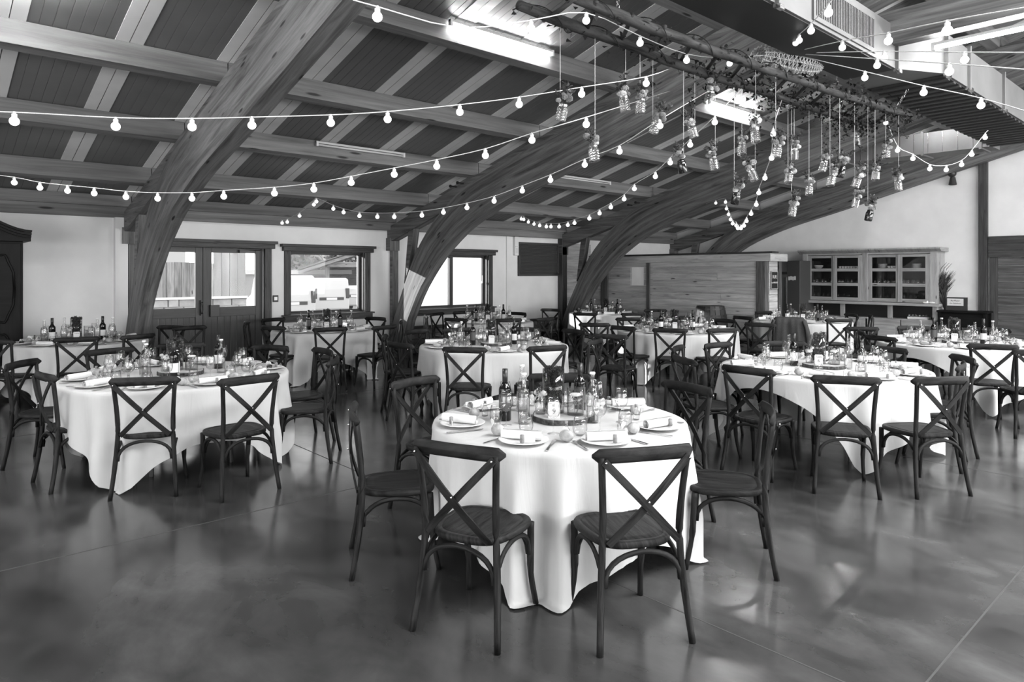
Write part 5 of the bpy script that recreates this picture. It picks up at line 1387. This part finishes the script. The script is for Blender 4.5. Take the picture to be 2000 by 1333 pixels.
# ================================================================== BULB STRINGS
bm_ = MB(); bm_.ball((0, 0, -.052), .026, 14, 10); ME_BULB = mk('bulb', bm_, M_BULB)
bm_ = MB(); bm_.lathe([(0, .004), (.007, .004), (.008, -.008), (.014, -.01), (.014, -.03), (0, -.03)], 10); ME_SOCK = mk('socket', bm_, M_SOCKET)
def garland(label, bulbs, d0, d1, pre=None, post=None):
    """bulbs: list of (px, py) of bulb centres read off the survey; depth goes evenly from d0 to d1 by travel"""
    n_ = len(bulbs); L = [0]
    for i in range(1, n_): L.append(L[-1] + math.hypot(bulbs[i][0] - bulbs[i - 1][0], bulbs[i][1] - bulbs[i - 1][1]))
    P = []
    for i, (x, y) in enumerate(bulbs):
        t = L[i] / max(L[-1], 1); d = 1 / ((1 - t) / d0 + t / d1)
        P.append(atD(x, y, d) + Vector((0, 0, .052)))
    t = thing('bulb_string', label, 'string lights', P[0], 0, 'strings of round bulbs')
    O = P[0].copy()
    path = []
    if pre is not None: path.append(Vector(pre) - O)
    path += [p - O for p in P]
    if post is not None: path.append(Vector(post) - O)
    sm = bez(path, 3 * (len(path) - 1)); mb = MB(); mb.sweep(sm, .0075, n=5); obj('cable', mb, M_CORD, t, smooth=True)
    for p in P:
        s_ = put('socket', ME_SOCK, t, p - O, (0, 0, 0)); put('bulb', ME_BULB, s_)
hub = bc + Vector((0, 0, .08))
garland('long bulb string crossing from the left edge over the first arch', [(28, 237), (226, 247), (375, 248), (492, 245), (646, 240), (757, 233), (898, 219), (1014, 204), (1136, 184), (1262, 163)], 3.9, 5.3, atD(-150, 215, 3.6), atD(1322, 128, 6.0))
garland('bulb string from the left edge sagging low before the second arch', [(28, 357), (78, 367), (132, 373), (184, 378), (246, 385), (308, 388), (375, 388), (437, 384), (536, 378), (613, 370), (686, 357), (770, 341), (853, 325), (948, 304), (1039, 274), (1145, 243)], 6.6, 5.0, atD(-60, 335, 6.8), atD(1308, 178, 8.55))
garland('bulb string with small far bulbs passing the second arch', [(551, 436), (561, 434), (585, 422), (613, 400), (618, 394), (651, 408), (671, 415), (702, 422), (737, 424), (770, 424), (824, 421), (866, 415), (912, 406), (965, 393), (1020, 373), (1075, 352), (1142, 322), (1210, 296), (1289, 246)], 11.3, 5.6, atD(545, 436, 11.4), atD(1402, 167, 6.4))
garland('bulb string hanging in a bow before the third arch', [(1018, 428), (1023, 429), (1032, 434), (1043, 438), (1054, 441), (1067, 443), (1076, 443), (1092, 443), (1109, 440), (1122, 436), (1151, 427), (1171, 417), (1193, 405), (1219, 389), (1239, 369), (1280, 345), (1309, 318), (1348, 283), (1396, 239)], 12.4, 6.0, atD(1013, 427, 12.5), atD(1450, 172, 6.35))
garland('bulb string dropping in a deep narrow loop over the fourth arch', [(1361, 411), (1398, 397), (1417, 395), (1419, 408), (1423, 419), (1427, 429), (1431, 437), (1438, 441), (1441, 446), (1447, 446), (1453, 441), (1458, 432), (1467, 418), (1477, 400), (1482, 377), (1494, 348), (1507, 309), (1510, 262)], 14.8, 6.4, atD(1330, 431, 15.2), atD(1528, 192, 6.8))
garland('bulb string at top centre passing through the ladder', [(737, 33), (897, 72), (1037, 56), (1145, 40), (1250, 84), (1341, 118), (1425, 124)], 3.45, 6.0, atD(690, 0, 3.3), hub)
garland('short bulb string rising steeply from the basket', [(1554, 84), (1561, 79), (1584, 60), (1618, 25)], 6.0, 4.2, hub, atD(1650, -40, 3.9))
garland('bulb string running to the top right corner', [(1645, 93), (1735, 80), (1850, 60)], 5.4, 3.6, hub, atD(2060, 5, 3.0))
garland('upper level bulb string going right from the basket', [(1727, 113), (1884, 117)], 5.6, 4.6, hub, atD(2080, 103, 3.9))
garland('middle level bulb string going right from the basket', [(1713, 128), (1854, 140)], 5.4, 4.4, hub, atD(2080, 142, 3.7))
garland('lower bulb string going down right from the basket', [(1689, 152), (1804, 181), (1916, 206)], 5.6, 4.9, hub, atD(2080, 240, 4.2))
garland('bulb string hanging in a bow at right over the white wall', [(1730, 240), (1753, 294), (1783, 310), (1816, 330), (1848, 332), (1878, 322), (1898, 302), (1924, 269)], 7.9, 8.2, atD(1725, 225, 7.9), atD(1930, 255, 8.2))

# ================================================================== OUTSIDE
M_GROUND = plain('outside_ground', .25, .9, .2, .1, 2)
mb = MB(); mb.box2((-14, YW + .3, -.65), (60, 110, -.45)); tag(obj('ground_outside', mb, M_GROUND), kind='structure')
fn = thing('board_fence', 'tall weathered vertical board fence outside the double door', 'fence', (4, 15.2, 0))
M_FB = wood('fence_board', .12, .30, 'UV', (.8, 9, 9), .8, True, (2, 9, 9), .2, .3)
x = -3.0; rf = random.Random(6)
while x < 5.7:
    w_ = rf.uniform(.13, .19); h = 1.87 if x < 4.95 else 2.5
    mb = MB(); mb.box2((x - 4, -.02 - rf.uniform(0, .02), 1.15), (x + w_ - .008 - 4, .02, h + rf.uniform(-.01, .01))); obj('board', mb, M_FB, fn); x += w_
mb = MB(); mb.box2((-7, -.1, 1.1), (1.75, .12, 1.15)); obj('coping', mb, M_CARD, fn)
for row in range(10):
    x = -3.0
    while x < 5.75:
        w_ = rf.uniform(.2, .5); x2 = min(5.75, x + w_)
        mb = MB(); mb.box2((x - 4 + .008, -.06 - rf.uniform(0, .03), -.45 + row * .155 + .006), (x2 - 4 - .008, .1, -.45 + (row + 1) * .155 - .006)); obj('stone', mb, plain('fence_stone', .32, .9, .2, .2, 6) if 'fence_stone' not in MATS else MATS['fence_stone'], fn, bevel=.01); x = x2
hb = thing('neighbour_house', 'pale house wall with shuttered window behind the board fence', 'house', (2.5, 20, 0)); mb = MB(); mb.box2((-8, 0, -.5), (3.4, 4, 3.2)); obj('house_wall', mb, plain('house_render', .4, .9), hb)
mb = MB(); mb.box2((-.5, -.06, 1.6), (1.0, 0, 2.9)); obj('shutter', mb, plain('shutter_grey', .2, .6), hb)
def van(loc, rz, label, L=4.2, Wd=1.8, H=1.85):
    t = thing('white_van', label, 'van', loc, rz, 'parked white vehicles')
    M_V = MATS.get('van_paint') or plain('van_paint', .42, .3)
    mb = MB(); mb.prism([(0, .3), (0, .95), (.05, 1.3), (.18, H - .05), (.4, H), (L * .62, H - .02), (L * .78, 1.15), (L - .05, .95), (L, .6), (L, .3)], -Wd / 2, Wd / 2, 'y'); obj('van_body', mb, M_V, t, bevel=.08)
    mb = MB(); mb.box2((-.012, -.6, .78), (0.01, .6, .92)); obj('trim_strip', mb, MATS.get('grey_door'), t)
    mb = MB(); mb.box2((-.018, -.26, .79), (-.01, .26, .9)); obj('number_plate', mb, M_CARD, t)
    for s_ in (-1, 1):
        mb = MB(); mb.box2((-.02, s_ * (Wd / 2 - .1) - .09, .85), (.12, s_ * (Wd / 2 - .1) + .1, 1.35)); obj('tail_light', mb, MATS.get('grey_door'), t, bevel=.03)
        for xx in (.75, L - .85):
            mb = MB(); mb.lathe([(0, -.1), (.3, -.1), (.32, -.06), (.32, .06), (.3, .1), (0, .1)], 20, (xx, s_ * (Wd / 2 - .08), .3), Matrix.Rotation(PI / 2, 3, 'X')); obj('wheel', mb, M_BLACK, t)
            mb = MB(); mb.lathe([(0, -.01), (.2, -.01), (.2, .01), (0, .01)], 16, (xx, s_ * (Wd / 2 + .02), .3), Matrix.Rotation(PI / 2, 3, 'X')); obj('hubcap', mb, M_ZINC, t)
    return t
def away(px, d, z=-.45): p = atD(px, 533, d); return (p.x, p.y, z)
va_ = math.atan2(33.1, 17.0)
van(away(648, 33), va_ + .32, 'white van seen from behind in the middle of the left window')
van(away(572, 28), va_ + .30, 'white van cut off at the left side of the left window', 4.6, 1.9, 2.0)
van(away(694, 37), va_ - .5, 'white car partly hidden right of the middle van', 3.9, 1.7, 1.4)
cq = away(690, 44)
cp = thing('open_carport', 'open timber carport roof standing beyond the parked vans', 'carport', cq, va_ - PI / 2)
for i in range(22):
    mb = MB(); y_ = -4 + i * .5; mb.prism([(-3.3, 2.25), (6, 5.4), (6, 5.46), (-3.3, 2.31)], y_, y_ + .46, 'y'); obj('roof_sheet', mb, M_ZINC, cp)
for (x_, y_) in ((-1.6, -3.6), (2.6, -3.6), (-1.6, 4), (2.6, 4)):
    mb = MB(); mb.box2((x_ - .12, y_, 0), (x_ + .12, y_ + .24, 2.8 + .34 * (x_ + 1.6))); obj('post', mb, M_FB, cp)
for y_ in (-3.9, -1, 2, 5):
    mb = MB(); mb.prism([(-3.2, 2.05), (6, 5.15), (6, 5.38), (-3.2, 2.22)], y_, y_ + .14, 'y'); obj('rafter', mb, M_FB, cp)
mb = MB(); mb.box2((-1.6, -3.7, 2.45), (6, -3.5, 2.75)); obj('beam', mb, M_FB, cp)
mb = MB(); mb.box2((-2, 6.4, 0), (6, 6.5, 2.6)); obj('back_wall', mb, M_FB, cp)
hg = thing('far_hedge', 'long low pale building edge behind the vans at left', 'shed', away(590, 48), va_ - PI / 2)
mb = MB(); mb.box2((-6, 0, 0), (3.2, 2, 2.0)); obj('shed_wall', mb, M_FB, hg)
mb = MB(); mb.box2((-6.2, -.3, 2.0), (3.4, 2.2, 2.3)); obj('shed_roof', mb, MATS['house_render'], hg)
hg.name = 'low_shed'
for i, (x_, y_, s_) in enumerate((away(605, 62) [:2] + (5.2,), away(650, 68)[:2] + (6.0,), away(572, 58)[:2] + (4.6,), away(720, 70)[:2] + (5.2,))):
    rt_ = random.Random(i); t = thing('leafy_tree', ['pale sunlit round tree at the left beyond the vans', 'large pale tree behind the carport roof', 'small pale tree at the left edge of the window view', 'distant pale tree right of the carport'][i], 'tree', (x_, y_, -.45), 0, 'trees beyond the yard')
    mb = MB()
    for q in range(1800):
        a, b = rt_.uniform(0, 2 * PI), rt_.uniform(-1, 1); r = s_ * rt_.uniform(.6, 1.0) * .6
        p = Vector((r * math.sqrt(1 - b * b) * math.cos(a), r * math.sqrt(1 - b * b) * math.sin(a), s_ * .75 + r * b)); leaf_poly(mb, p, (rt_.uniform(-1, 1), rt_.uniform(-1, 1), rt_.uniform(-1, 1)), .6, .4, rt_)
    obj('crown', mb, plain('tree_leaf', .22, .8) if 'tree_leaf' not in MATS else MATS['tree_leaf'], t); mb = MB(); mb.sweep([(0, 0, 0), (0, 0, s_ * .6)], .35, n=8); obj('trunk', mb, M_BARK, t)
wp = thing('white_building', 'blank white sunlit wall standing outside the sliding window', 'wall', (14.5, 16.5, 0)); mb = MB(); mb.box2((-3.4, 0, -.5), (8, .3, 4.2)); obj('render_face', mb, plain('bright_render', .7, .9), wp)
mb = MB(); mb.box2((-3.6, -.1, 4.2), (8.2, .5, 4.3)); obj('roof_edge', mb, M_ZINC, wp)
